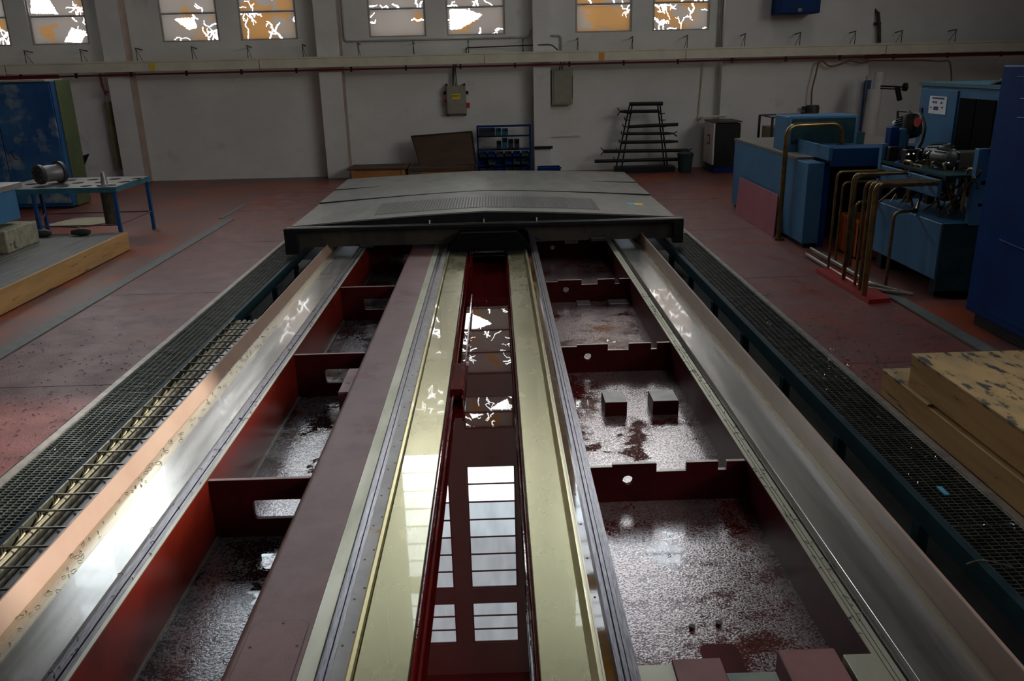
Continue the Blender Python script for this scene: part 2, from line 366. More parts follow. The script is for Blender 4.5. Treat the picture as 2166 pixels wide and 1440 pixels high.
# ---- far wall windows
GL_W = emis('pane_white', (1, 1, 1), WIN_UP*2.7)
GL_B = emis('pane_bluish', (.80, .92, 1), WIN_UP*1.1)
GL_C = emis('pane_grey', (.84, .93, 1), WIN_UP*.8)
GL_L = emis('pane_behind_paper', (1, 1, 1), 6.5)
PAP = [paper_mat('papered_pane', (.037, .0325, .029), False), paper_mat('papered_pane_ochre', (.037, .032, .027), True)]
rng = np.random.RandomState(5)
def sheet_mesh(w, h, polys, dens, cell=.0145):
    nx, nz = int(w/cell), int(h/cell)
    X, Z = np.meshgrid((np.arange(nx)+.5)*w/nx, (np.arange(nz)+.5)*h/nz)
    mask = np.zeros(X.shape, bool)
    jx = X + (rng.rand(*X.shape)-.5)*.018; jz = Z + (rng.rand(*X.shape)-.5)*.018
    for poly in polys:
        ins = np.zeros(X.shape, bool); n = len(poly)
        for i in range(n):
            x0, z0 = poly[i][0]*w, poly[i][1]*h; x1, z1 = poly[(i+1) % n][0]*w, poly[(i+1) % n][1]*h
            if abs(z1-z0) < 1e-6: z1 += 1e-6
            c = ((z0 > jz) != (z1 > jz)) & (jx < (x1-x0)*(jz-z0)/(z1-z0)+x0); ins ^= c
        mask |= ins
    for k in range(dens):
        s = rng.randint(4)
        if s == 0: p = np.array([rng.rand()*w, .015]); d = np.pi/2
        elif s == 1: p = np.array([rng.rand()*w, h-.015]); d = -np.pi/2
        elif s == 2: p = np.array([.015, rng.rand()*h]); d = 0
        else: p = np.array([w-.015, rng.rand()*h]); d = np.pi
        d += rng.randn()*.5; wd = .008 + rng.rand()*.012; L = rng.randint(3, 9); st = [(p, d, wd, L)]
        while st:
            p, d, wd, L = st.pop()
            for q in range(L):
                n2 = p + np.array([np.cos(d), np.sin(d)])*(.03+rng.rand()*.03)
                ab = n2-p; t = np.clip(((X-p[0])*ab[0]+(Z-p[1])*ab[1])/(ab@ab), 0, 1)
                dist = np.hypot(X-p[0]-t*ab[0], Z-p[1]-t*ab[1])
                mask |= dist < wd*(1-.5*q/L)
                p = n2; d += rng.randn()*.55
                if rng.rand() < .16 and L > 3 and len(st) < 3: st.append((p, d+rng.choice([-1, 1])*1., wd*.8, L//2))
    vx = np.arange(nx+1)*w/nx; vz = np.arange(nz+1)*h/nz
    verts = [(a, 0, b) for b in vz for a in vx]
    faces = [(j*(nx+1)+i, j*(nx+1)+i+1, (j+1)*(nx+1)+i+1, (j+1)*(nx+1)+i) for j in range(nz) for i in range(nx) if not mask[j, i]]
    return verts, faces
SPECIAL = {(1, 0): ([[(.55, .08), (.72, .6), (.98, .45), (.85, .02)]], 5), (1, 1): ([[(.02, .12), (.52, .06), (.42, .5), (.38, .95), (.1, 1.)]], 5),
           (2, 0): ([[(.22, .85), (.6, .9), (.62, .5), (.48, .42)]], 12), (3, 0): ([], 7), (4, 0): ([], 3), (4, 1): ([], 12),
           (5, 0): ([[(.03, .2), (.04, .98), (.35, .95), (.62, .75), (.55, .6), (.2, .22)]], 5), (5, 1): ([], 14), (6, 0): ([], 2), (7, 0): ([], 16),
           (5, 3): ([[(.5, .9), (.98, .95), (.9, .2), (.7, .5)]], 8), (5, 4): ([[(.1, .05), (.4, .1), (.15, .4)]], 8), (0, 0): ([], 10), (0, 1): ([[(.3, .3), (.9, .2), (.8, .6)]], 6)}
WNAMES = ['far-left edge of the photo', 'above the tall blue cabinet', 'left of the papered pair by the second pillar', 'nearest to the second pillar on its left',
          'nearest to the second pillar on its right', 'above the enclosure with the yellow label', 'right of the third pillar', 'last papered column before the blank wall']
def frame_bm(a, b, z0, z1, bars, y0=WY+.02, y1=WY+.1):
    bm = new(); t = .045
    box(bm, a, a+t, y0, y1, z0, z1); box(bm, b-t, b, y0, y1, z0, z1); box(bm, a+t, b-t, y0, y1, z0, z0+t*.7); box(bm, a+t, b-t, y0, y1, z1-t, z1)
    return bm
for ci, (a, b) in enumerate(COLS):
    for zi, (z0, z1) in enumerate(ZR):
        nrow = (3, 2, 7, 3)[zi]; nwin[0] += 1
        fr = obj('window_%d' % nwin[0], frame_bm(a, b, z0, z1, nrow), FRAME_M, kind='structure')
        if zi == 0: fr['label'] = 'papered window, ' + WNAMES[ci]
        ph = (z1-z0)/nrow
        for k in range(1, nrow):
            B('glazing_bar', (a+.045, b-.045, WY+.03, WY+.09, z0+k*ph-.022, z0+k*ph+.022), FRAME_M, fr)
        if zi < 2:
            B('glass_pane', (a+.04, b-.04, WY+.17, WY+.175, z0+.03, z1-.04), GL_L, fr)
            for k in range(nrow):
                key = (ci, k + (0 if zi == 0 else 3)); polys, dens = SPECIAL.get(key, ([], rng.randint(4, 12)))
                w_, h_ = b-a-.09, ph-.045
                v, f = sheet_mesh(w_, h_, polys, dens)
                me = bpy.data.meshes.new('paper_sheet'); me.from_pydata(v, [], f); me.materials.append(PAP[1 if (ci, k) in ((3, 0), (6, 0), (6, 1), (7, 0), (7, 1)) and zi == 0 else 0])
                o = bpy.data.objects.new('paper_sheet', me); COL.objects.link(o); o.parent = fr; o.location = (a+.045, WY+.06, z0+k*ph+.022)
        else:
            for k in range(nrow):
                g = (GL_W if k < 2 else GL_B if k < 4 else GL_C) if zi == 2 else GL_C
                B('glass_pane', (a+.045, b-.045, WY+.055, WY+.06, z0+k*ph+.022, z0+(k+1)*ph-.022), g, fr)

# ---- floors and pit
bm = new()
box(bm, -15, -3.24, -8, WY+.01, -.12, -.006); box(bm, -3.24, 2.87, 16.9, WY, -.12, -.006); box(bm, 2.87, 13, -8, WY+.2, -.12, -.006)
box(bm, -3.24, 2.87, -8, 1.0, -.12, -.006)
struct('floor', bm, FLOOR_B, 'red painted workshop floor')
flo = bpy.data.objects['floor']
B('trim_6', (-3.3, 2.9, 1.0, 16.9, -1.1, -1.0), PIT, kind='structure')
B('trim_7', (-3.26, -3.24, 1.0, 16.9, -1.0, -.12), PIT, kind='structure'); B('trim_8', (2.87, 2.89, 1.0, 16.9, -1.0, -.12), PIT, kind='structure')
def fplate(x0, x1, y0, y1):
    B('floor_plate', (x0+.004, x1-.004, y0+.005, y1-.005, -.006, 0), FLOOR_M, flo)
for y in (.6, 3.6, 6.6, 9.6, 12.6):
    fplate(-4.62, -3.3, y, y+3); 
fplate(-4.9, -3.3, 15.6, 18.4)
for y in (.6, 3.6, 6.6, 9.6, 12.6): fplate(2.93, 4.2, y, y+3)
fplate(2.93, 4.2, 15.6, 18)
B('floor_strip', (-4.82, -4.66, -2, 14.7, -.005, .006), STRIP_G, flo, label='grey steel strip let into the floor')
B('floor_strip', (-4.98, -4.9, 14.8, 16.4, -.005, .004), STRIP_G, flo); B('floor_strip', (-4.98, -3.0, 16.4, 16.47, -.005, .004), STRIP_G, flo)
B('edge_angle', (-3.29, -3.235, 1, 16.8, -.05, .012), RIMSTEEL, flo, label='worn bright steel angle along the grating')
B('edge_angle', (2.86, 2.915, 1, 16.8, -.05, .012), RIMSTEEL, flo, label='worn steel angle along the right grating')

# ================================================================== MACHINE BED
bed = thing('machine_bed', (-.15, 9, -.9), 'long dark-red machine tool bed with ground steel ways, open pockets and central coolant pool', 'machine bed')
Y0, Y1 = 1.2, 16.6
def bar(name, x0, x1, z1, m, z0=-.1, bev=0., label=None, y0=Y0, y1=Y1, smooth=False):
    return B(name, (x0, x1, y0, y1, z0, z1), m, bed, bev, label=label, smooth=smooth)
# rims
bm = new(); prismY(bm, [(-2.352, -.9), (-2.352, .05), (-2.395, .15), (-2.405, .15), (-2.405, -.9)], Y0, Y1); obj('side_rim', bm, COPPER, bed, label='copper-brown splash rim, left side')
for s, xo, xi in ((-1, 2.012, 2.032),):
    bar('side_rim', min(xo, xi), max(xo, xi), .2, COPPER, -.9, .003, 'copper-brown splash rim, %s side' % ('left' if s == 1 else 'right'))
bar('outer_strip', -2.352, -2.245, .045, STEEL_OIL, label='yellow oil-stained strip beside left way')
bar('slide_way', -2.243, -2.0, .05, STEEL, bev=.003, label='left ground steel way')
bm = new(); box(bm, -2.0, -1.975, Y0, Y1, -.1, .038); box(bm, -1.966, -1.94, Y0, Y1, -.1, .05); box(bm, -1.931, -1.905, Y0, Y1, -.1, .05); box(bm, -1.975, -1.905, Y0, Y1, -.1, .02)
obj('slotted_strip', bm, GROOVE, bed)
bar('pocket_lip', -1.905, -1.885, .05, STEEL_PALE)
bar('pocket_wall', -1.925, -1.884, .045, PAINT, -.5, label='orange-red painted pocket side, left')
bar('bed_floor', -1.92, -1.2, -.38, WET_L, -.5, label='chip-covered oily floor of left pockets')
bm = new(); box(bm, -1.884, -1.868, Y0, Y1, -.39, -.372); obj('weld_bead', bm, RIMSTEEL, bed)
# beam
bm = new(); prismY(bm, [(-1.243, -.45), (-1.243, .01), (-1.236, .032), (-1.222, .045), (-1.2, .05), (-.907, .05), (-.907, -.45)], Y0, Y1)
obj('centre_beam', bm, PAINT_DUSTY, bed, smooth=True, label='dusty maroon painted box beam')
bar('machined_strip', -.905, -.832, .05, STEEL_PALE, label='pale machined strip beside the beam')
bm = new(); box(bm, -.83, -.815, Y0, Y1, -.1, .036); box(bm, -.812, -.792, Y0, Y1, -.1, .052); box(bm, -.789, -.769, Y0, Y1, -.1, .044); obj('slotted_strip', bm, GROOVE, bed)
bar('bolting_strip', -.768, -.70, .045, STEEL_GREY, label='grey strip with rows of bolt holes')
bm = new(); prismY(bm, [(-.70, -.1), (-.70, .06), (-.69, .068), (-.672, .068), (-.666, .058), (-.666, -.1)], Y0, Y1); obj('way_edge', bm, BRASS_EDGE, bed)
bar('slide_way', -.664, -.43, .05, BRASS, bev=.004, label='oily yellow way left of the pool')
# pool
bar('pool_wall', -.43, -.415, .03, PAINT_WET, -.6, .004); bar('pool_wall', .112, .127, .03, PAINT_WET, -.6, .004)
bm = new(); tube(bm, [(-.405, Y0, -.06), (-.405, Y1, -.06)], .012, 8); obj('pool_lip', bm, PAINT_WET, bed, smooth=True)
bm = new(); tube(bm, [(.103, Y0, -.06), (.103, Y1, -.06)], .01, 8); obj('pool_lip', bm, PAINT_WET, bed, smooth=True)
bar('coolant', -.416, .113, -.15, COOLANT, -.6, label='still dark coolant mirroring the windows')
bm = new(); box(bm, -.455, -.315, 6.32, 6.95, -.12, -.02, .006); box(bm, -.33, -.318, 6.2, 9.4, -.14, -.05); obj('pool_bracket', bm, PAINT_WET, bed)
bm = new(); box(bm, -.40, -.36, 11.1, 11.3, -.14, -.02); obj('pool_bracket', bm, PAINT_WET, bed)
# right of the pool
bar('slide_way', .127, .342, .05, BRASS, bev=.004, label='oily yellow way right of the pool')
bm = new(); prismY(bm, [(.342, -.1), (.342, .051), (.368, .078), (.376, .078), (.376, -.1)], Y0, Y1); obj('way_edge', bm, BRASS_EDGE, bed)
bm = new(); box(bm, .378, .388, Y0, Y1, -.1, .06); box(bm, .391, .40, Y0, Y1, -.1, .05); obj('slotted_strip', bm, STEEL_OIL, bed)
bar('oil_channel', .40, .452, .012, AMBER, label='narrow channel of amber oil')
bm = new(); box(bm, .452, .475, Y0, Y1, -.1, .055); box(bm, .479, .497, Y0, Y1, -.1, .07); box(bm, .501, .519, Y0, Y1, -.1, .07); box(bm, .523, .545, Y0, Y1, -.1, .055); box(bm, .46, .54, Y0, Y1, -.1, .03)
obj('slotted_strip', bm, GROOVE, bed)
bar('pocket_wall', .53, .546, .03, PAINT, -.5)
bar('bed_floor', .545, 1.6, -.24, WET_R, -.5, label='wet red floor of right pockets under fine chips')
bar('pocket_wall', 1.56, 1.575, .045, SHADED_RED, -.5, label='shade-darkened red pocket side, right')
bm = new(); box(bm, 1.562, 1.585, Y0, Y1, -.1, .05); box(bm, 1.589, 1.606, Y0, Y1, -.1, .05); box(bm, 1.61, 1.634, Y0, Y1, -.1, .05); box(bm, 1.58, 1.63, Y0, Y1, -.1, .03)
obj('slotted_strip', bm, STEEL_PALE, bed)
bar('dark_slot', 1.634, 1.65, .005, BLACKSLOT)
bm = new(); prismY(bm, [(1.65, -.1), (1.65, .045), (1.66, .062), (1.685, .05), (1.685, -.1)], Y0, Y1); obj('way_edge', bm, STEEL, bed)
bar('slide_way', 1.686, 1.95, .05, STEEL, bev=.003, label='right ground steel way')
bar('outer_strip', 1.952, 2.011, .04, STEEL_OIL)
# cross webs
def circ(cx, cz, r, n=14): return [(cx+r*math.cos(2*math.pi*k/n), cz+r*math.sin(2*math.pi*k/n)) for k in range(n)]
def rrect(x0, x1, z0, z1, r, n=4):
    o = []
    for cx, cz, a in ((x1-r, z1-r, 0), (x0+r, z1-r, 90), (x0+r, z0+r, 180), (x1-r, z0+r, 270)):
        for k in range(n+1): t = math.radians(a+90*k/n); o.append((cx+r*math.cos(t), cz+r*math.sin(t)))
    return o
for i, y in enumerate((4.8, 7.2, 9.6, 12.0, 14.4)):
    prof = [(.546, -.26), (.546, .012), (.70, .012), (.70, .030), (.985, .030), (.985, -.03), (1.18, -.03), (1.18, .030), (1.385, .030), (1.385, -.03), (1.44, -.03), (1.44, .030), (1.56, .030), (1.56, -.26)]
    bm = new(); plate(bm, prof, [circ(.80, -.085, .034)], y, .03); obj('cross_web', bm, SHADED_RED, bed)
    bm = new()
    for a, b, z in ((.546, .70, .012), (.70, .985, .030), (.985, 1.18, -.03), (1.18, 1.385, .030), (1.385, 1.44, -.03), (1.44, 1.56, .030)): box(bm, a, b, y+.001, y+.029, z, z+.002)
    obj('web_edge', bm, RIMSTEEL, bed, label='bright worn top edge of a notched web')
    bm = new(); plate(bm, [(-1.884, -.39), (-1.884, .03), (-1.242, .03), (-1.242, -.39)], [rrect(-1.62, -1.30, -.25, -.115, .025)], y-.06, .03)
    obj('cross_web', bm, SHADED_RED, bed)
    B('web_edge', (-1.884, -1.242, y-.059, y-.031, .03, .033), mat('web_edge_paint', (.30, .18, .16), rough=.4), bed)
# details on the bed
for x0, x1, sh in ((.83, 1.01, 0), (1.22, 1.43, 0)):
    B('mounting_block', (x0, x1, 6.18, 6.42, -.24, -.12), SHADED_RED, bed, .003)
    B('block_face', (x0+.004, x1-.004, 6.184, 6.416, -.12, -.118), STEEL_GREY, bed)
for x0, x1 in ((.92, 1.08), (1.3, 1.54)): B('mounting_pad', (x0, x1, 9.42, 9.85, -.24, -.222), STEEL_GREY, bed, .003)
bm = new(); plate(bm, [(0, 0), (0, .67), (.262, .67), (.262, 0)], [], 0, .004); bm.free()
def flatplate(name, outl, z, th, m, label=None):
    bm = new(); hexa(bm, [(x, y, z) for x, y in outl], [(x, y, z+th) for x, y in outl]); return obj(name, bm, m, bed, label=label)
flatplate('cover_seam', rrect(-1.195, -.925, 2.55, 3.285, .055), .0495, .0012, BLACKSLOT)
flatplate('access_cover', rrect(-1.19, -.93, 2.555, 3.28, .05), .05, .0035, PAINT_DUSTY, 'rounded access cover on the beam')
for x, y in ((-1.16, 3.1), (-.95, 3.1), (-1.05, 3.262), (-1.17, 2.78), (-.95, 2.78)):
    bm = new(); disc(bm, (x, y, .053), (0, 0, 1), .007, .003, 8); obj('screw', bm, BLACKSLOT, bed)
B('beam_bracket', (-1.32, -1.22, 6.2, 6.75, -.2, .03), PAINT_DUSTY, bed, .003); bm = new(); disc(bm, (-1.27, 6.4, .03), (0, 0, 1), .016, .002, 10); obj('screw', bm, BLACKSLOT, bed)
B('beam_bracket', (-1.32, -1.22, 11.2, 11.5, -.2, -.03), PAINT_DUSTY, bed, .003)
bm = new()
y = 1.4
while y < 11.5:
    for k, off in enumerate((0, .09)): disc(bm, (-.73 + .018*(k*2-1), y+off, .0452), (0, 0, 1), .007, .001, 8)
    disc(bm, (.425, y, .012), (0, 0, 1), .006, .002, 8)
    y += .34
obj('bolt_holes', bm, BLACKSLOT, bed, kind='stuff')
# near machined pads, right pocket end
B('end_pad', (.546, .70, 2.3, 2.93, -.24, .03), STEEL_PALE, bed, .003); B('end_pad', (.704, .915, 2.3, 2.96, -.24, .03), PAINT_DUSTY, bed, .003)
B('end_pad', (.916, 1.13, 2.3, 2.87, -.24, .025), mat('pale_green_pad', (.20, .22, .18), (.13, .17, .17), rough=.35, scale=6), bed, .003)
B('end_pad', (1.17, 1.42, 2.3, 2.98, -.24, .045), PAINT_DUSTY, bed, .004); B('end_pad', (1.44, 1.565, 2.3, 2.93, -.24, .05), STEEL_PALE, bed, .002)
bm = new(); disc(bm, (.765, 2.78, .03), (0, 0, 1), .032, .004, 20); obj('cap_disc', bm, STEEL_PALE, bed); bm = new(); disc(bm, (.765, 2.78, .034), (0, 0, 1), .009, .002, 10); obj('screw', bm, BLACKSLOT, bed)
flatplate('floor_opening', [(x, y) for x, y in rrect(.93, 1.12, 2.97, 3.38, .05)], -.24, .0015, SHADED_RED, 'rounded drain opening in the pocket floor')
for x, y in ((.93, 3.5), (1.07, 3.52)):
    bm = new(); disc(bm, (x, y, -.24), (0, 0, 1), .016, .02, 12); obj('stud', bm, BLACKSLOT, bed)
B('bed_core', (-2.3, -1.95, Y0, Y1, -.9, -.12), PIT, bed); B('bed_core', (1.6, 2.0, Y0, Y1, -.9, -.12), PIT, bed)

# ================================================================== TELESCOPIC COVER
cov = thing('way_cover', (-.15, 14, .05), 'wide grey sheet-steel telescopic cover over the bed, black front bar', 'machine cover')
def gable(bm, xl, xr, z, rise, y0, y1, th=.02):
    xm = -.18; n = 6
    top = [(xl+(xm-xl)*k/n, z+rise*(.5*k/n+.5*math.sin(k/n*math.pi/2))) for k in range(n+1)] + [(xm+(xr-xm)*k/n, z+rise*(.5*(1-k/n)+.5*math.cos(k/n*math.pi/2))) for k in range(1, n+1)]
    bot = [(x, zz-th) for x, zz in top]
    for (a, b), (c, d) in zip(zip(top, top[1:]), zip(bot, bot[1:])):
        hexa(bm, [(a[0], y0, a[1]), (b[0], y0, b[1]), (d[0], y0, d[1]), (c[0], y0, c[1])], [(a[0], y1, a[1]), (b[0], y1, b[1]), (d[0], y1, d[1]), (c[0], y1, c[1])])
    bmesh.ops.remove_doubles(bm, verts=bm.verts, dist=1e-5)
for i, (y0, y1, z) in enumerate(((11.62, 13.66, .40), (13.6, 15.05, .418), (15.0, 16.45, .432))):
    bm = new(); gable(bm, -2.9, 2.52, z, (.15, .135, .095)[i], y0, y1); obj('cover_section', bm, COVER_M, cov, label=['front section with tread strip', 'middle section', 'rear section'][i])
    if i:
        bm = new(); gable(bm, -2.9, 2.52, z+.001, (.15, .135, .095)[i], y0-.008, y0+.03, .03); obj('step_shade_strip', bm, BLACK, cov)  # black strip drawing the shade line at the section step
    B('section_skirt', (-2.9, -2.88, y0, y1, .06, z-.02), BLACK, cov); B('section_skirt', (2.5, 2.52, y0, y1, .06, z-.02), BLACK, cov)
bm = new()
def gz(x, z=.40, rise=.15):
    xm = -.18
    if x < xm: t = (x+2.9)/(xm+2.9); return z+rise*(.5*t+.5*math.sin(t*math.pi/2))
    t = (x-xm)/(2.52-xm); return z+rise*(.5*(1-t)+.5*math.cos(t*math.pi/2))
for k in range(74):
    x = -1.75 + k*.043; box(bm, x, x+.02, 11.95, 12.95, gz(x+.01)-.003, gz(x+.01)+.006)
obj('tread_ribs', bm, RIB_M, cov, kind='stuff')
bm = new(); xs_ = [-1.78+k*.136 for k in range(25)]
for a_, b_ in zip(xs_, xs_[1:]): hexa(bm, [(a_, 11.92, gz(a_)-.002), (b_, 11.92, gz(b_)-.002), (b_, 11.92, gz(b_)+.002), (a_, 11.92, gz(a_)+.002)], [(a_, 12.98, gz(a_)-.002), (b_, 12.98, gz(b_)-.002), (b_, 12.98, gz(b_)+.002), (a_, 12.98, gz(a_)+.002)])
obj('tread_plate', bm, GRIME, cov)
xm = -.18
bm = new(); plate(bm, [(-2.9, .36), (-2.9, .39)] + [(x, gz(x)-.01) for x in (-2.4, -1.9, -1.4, -.9, -.5, xm, .2, .7, 1.2, 1.8, 2.3)] + [(2.52, .39), (2.52, .36)], [], 11.58, .03); obj('front_plate', bm, BLACK, cov)
B('front_bar', (-2.97, 2.6, 11.42, 11.6, .355, .40), BLACK, cov, .004)
B('front_bar', (-2.95, 2.59, 11.50, 11.56, .398, .404), RIMSTEEL, cov)
bm = new(); plate(bm, [(-2.95, .12), (-2.95, .36), (2.58, .36), (2.58, .12), (.62, .12), (.36, .31), (-.46, .31), (-.66, .12)], [], 11.5, .03); obj('wiper_plate', bm, GRIME, cov)
B('end_foot', (-2.97, -2.78, 11.42, 11.54, .04, .355), BLACK, cov, .004); B('end_foot', (2.46, 2.6, 11.42, 11.54, .06, .355), BLACK, cov, .004)
bm = new(); plate(bm, [(-.72, .055), (-.52, .31), (.26, .31), (.46, .055)], [], 11.25, 1.5); obj('under_housing', bm, mat('matt_black', (.006, .006, .007), rough=.9, spec=.05), cov)
for x0, x1 in ((-1.95, -1.75), (1.3, 1.52)): B('scraper_block', (x0, x1, 11.45, 11.5, .1, .16), MOTORD, cov, .01)
for x in (-.95, -.19, .55): B('tab', (x-.008, x+.008, 11.5, 11.56, .404, .45), WHITEP, cov)
bm = new(); x = 2.05; hexa(bm, [(1.98, 12.5, gz(1.98)+.001), (2.1, 12.5, gz(2.1)+.001), (2.1, 12.68, gz(2.1)+.001), (1.98, 12.68, gz(1.98)+.001)], [(1.98, 12.5, gz(1.98)+.003), (2.1, 12.5, gz(2.1)+.003), (2.1, 12.68, gz(2.1)+.003), (1.98, 12.68, gz(1.98)+.003)]); obj('sticker', bm, CYAN, cov, label='small cyan sticker')
bm = new(); hexa(bm, [(2.1, 12.5, gz(2.1)+.001), (2.22, 12.5, gz(2.22)+.001), (2.22, 12.68, gz(2.22)+.001), (2.1, 12.68, gz(2.1)+.001)], [(2.1, 12.5, gz(2.1)+.003), (2.22, 12.5, gz(2.22)+.003), (2.22, 12.68, gz(2.22)+.003), (2.1, 12.68, gz(2.1)+.003)]); obj('sticker', bm, YELLOW, cov, label='small yellow sticker')

# ================================================================== GRATINGS
def grating(x0, x1, ys, side, glabel):
    proto = None
    for i, y in enumerate(ys):
        lab = 'steel grating panel, %s row, %s' % (side, ['nearest to the camera', 'second from the camera', 'third from the camera', 'fourth from the camera', 'fifth from the camera', 'sixth from the camera', 'seventh from the camera', 'eighth from the camera', 'under the front foot of the cover'][i])
        t = thing('floor_grating', ((x0+x1)/2, y+.6, -.03), lab, 'grating', glabel)
        if proto is None:
            bm = new(); box(bm, x0, x1, y+.003, y+.009, -.03, 0); box(bm, x0, x1, y+1.191, y+1.197, -.03, 0); box(bm, x0, x0+.006, y, y+1.2, -.03, 0); box(bm, x1-.006, x1, y, y+1.2, -.03, 0)
            a = obj('frame', bm, GALV, t)
            bm = new()
            n = 7
            for k in range(1, n): xx = x0+(x1-x0)*k/n; box(bm, xx-.0025, xx+.0025, y+.01, y+1.19, -.03, -.001)
            b = obj('bearing_bars', bm, GALV, t, kind='stuff')
            bm = new()
            for k in range(1, 35): yy = y+k*1.2/35; box(bm, x0+.006, x1-.006, yy-.003, yy+.003, -.012, 0)
            c = obj('cross_bars', bm, GALV, t, kind='stuff'); proto = (a, b, c)
        else:
            for p in proto: copy_at(p, t, (0, 0, 0))
ys = [1.6+1.2*i for i in range(9)]
grating(-3.235, -2.87, ys, 'left', 'gratings along the left side of the bed')
grating(2.48, 2.86, ys, 'right', 'gratings along the right side of the bed')
for nm, x0, x1, lab in (('left', -2.87, -2.835, 'teal steel channel carrying the left gratings'), ('right', 2.43, 2.475, 'teal steel channel carrying the right gratings')):
    t = thing('support_channel', ((x0+x1)/2, 8, -.9), lab, 'channel')
    B('top_flange', (x0, x1, 1.2, 12.6, -.012, .004), TEAL, t); 
    xa = x1-.008 if nm == 'left' else x0
    B('channel_web', (xa, xa+.008, 1.2, 12.6, -.11, -.012), TEAL, t)
    B('lower_flange', (x0, x1, 1.2, 12.6, -.12, -.11), TEAL, t)
    for y in np.arange(1.8, 12.6, 1.2): B('support_leg', (x0-.01, x1+.01, y, y+.08, -1.0, -.12), TEAL, t)
    B('drip_tray', (x0-.38 if nm == 'left' else x1, x1-.05 if nm == 'left' else x1+.38, 1.2, 12.6, -.32, -.3), PIT, t)

# ================================================================== CABLE CHAIN
cc = thing('cable_chain', (-2.66, 4.5, -.15), 'steel cable-carrier chain with cross rungs and olive hoses, between left grating and bed', 'cable chain')
CX0, CX1 = -2.78, -2.50; CZ = .06
pit = .196; n = 36; yy0 = 1.25
side = None; rung = None
for k in range(n):
    y = yy0+k*pit
    if rung is None:
        bm = new(); box(bm, CX0, CX1, y-.006, y+.006, CZ-.012, CZ, .002); rung = obj('rung', bm, CHAIN_M, cc)
        side = []
        for x in (CX0, CX1-.012):
            bm = new(); box(bm, x, x+.012, y+.01, y+pit+.03, CZ-.11, CZ-.004, .003)
            disc(bm, (x-.004, y+.05, CZ-.045), (1, 0, 0), .034, .02, 14); disc(bm, (x-.009, y+.05, CZ-.045), (1, 0, 0), .012, .03, 8)
            side.append(obj('side_link', bm, CHAIN_M, cc))
        bm = new(); tube(bm, [(CX0+.02, y+.03, CZ-.08), (CX0+.05, y+.17, CZ-.02)], .007, 6); brace = obj('brace', bm, OCHRE, cc)
    else:
        for o in (rung, *side, brace): copy_at(o, cc, (0, (k)*pit, 0))
yend = yy0+n*pit
for x, r, m in ((-2.715, .018, HOSE), (-2.662, .022, HOSE), (-2.612, .015, HOSE), (-2.55, .026, mat('grey_hose', (.28, .28, .30), rough=.25, metal=.3))):
    bm = new(); tube(bm, [(x, 1.2, CZ-.045), (x, yend, CZ-.045)], r, 8); obj('hose', bm, m, cc, smooth=True)
bm = new(); tube(bm, bend([(-2.52, yend-.02, .0), (-2.52, yend+.05, .0), (-2.52, yend+.05, -.5)], .05), .02, 8); obj('hose', bm, CABLE, cc, smooth=True)

# ================================================================== LEFT SIDE
# platform: boards are parts
pf = thing('wooden_platform', (-6.4, 10.6, 0), 'low worn wooden duckboard platform with pine side, left of the red floor', 'platform')
bx = [-7.9, -7.5, -7.1, -6.7, -6.3, -5.9, -5.53]
for i in range(6): B('board', (bx[i]+.004, bx[i+1]-.004, 6.5, 12.2 + (.05 if i % 2 else 0), .235, .265), DECK, pf, .003)
B('side_board', (-5.53, -5.49, 6.5, 12.27, .005, .268), WOOD, pf, .003, label='pine side board facing the bed')
B('side_board', (-7.9, -5.53, 12.22, 12.26, .005, .235), WOOD, pf)
for y in (7, 9, 11.5): B('bearer', (-7.9, -5.55, y, y+.1, .005, .235), WOOD, pf)
# tall cabinet
tc = thing('tall_cabinet', (-9.6, 16.9, 0), 'tall weathered blue two-door cabinet with olive side against the far wall, left', 'cabinet')
B('body', (-11.6, -8.36, 16.52, 17.25, .03, 2.38), BLUE_M, tc, .006)
B('side_panel', (-8.36, -8.345, 16.68, 17.25, .02, 2.4), OLIVE, tc, label='olive painted side panel')
B('door', (-9.45, -8.38, 16.49, 16.52, .1, 2.34), CABDOOR, tc, .004); B('door', (-10.6, -9.47, 16.49, 16.52, .1, 2.34), CABDOOR, tc, .004)
B('plinth', (-11.6, -8.4, 16.55, 17.2, 0, .1), BLACK, tc)
bm = new(); tube(bm, bend([(-9.3, 16.48, 1.12), (-9.3, 16.44, 1.10), (-9.27, 16.44, .98), (-9.24, 16.48, .96)], .03), .01, 6); obj('handle', bm, BLACK, tc)
tag(B('cabinet_top_board', (-11.6, -8.45, 16.5, 17.2, 2.385, 2.42), CARD), 'thin cardboard sheet lying on the tall blue cabinet', 'cardboard')
# dark wedge beside cabinet
a = [pt(172, 330, Y=17.3), pt(188, 325, Y=17.3), pt(178, 350, Y=17.3), pt(172, 350, Y=17.3)]
bm = new(); hexa(bm, a, [v+Vector((0, .03, 0)) for v in a])
v = a[3]; box(bm, v.x-.06, v.x+.02, 17.3, 17.33, 0, v.z+.1)
tag(obj('metal_offcut', bm, BLACK), 'dark pointed sheet-metal offcut leaning behind the tall blue cabinet', 'sheet metal')
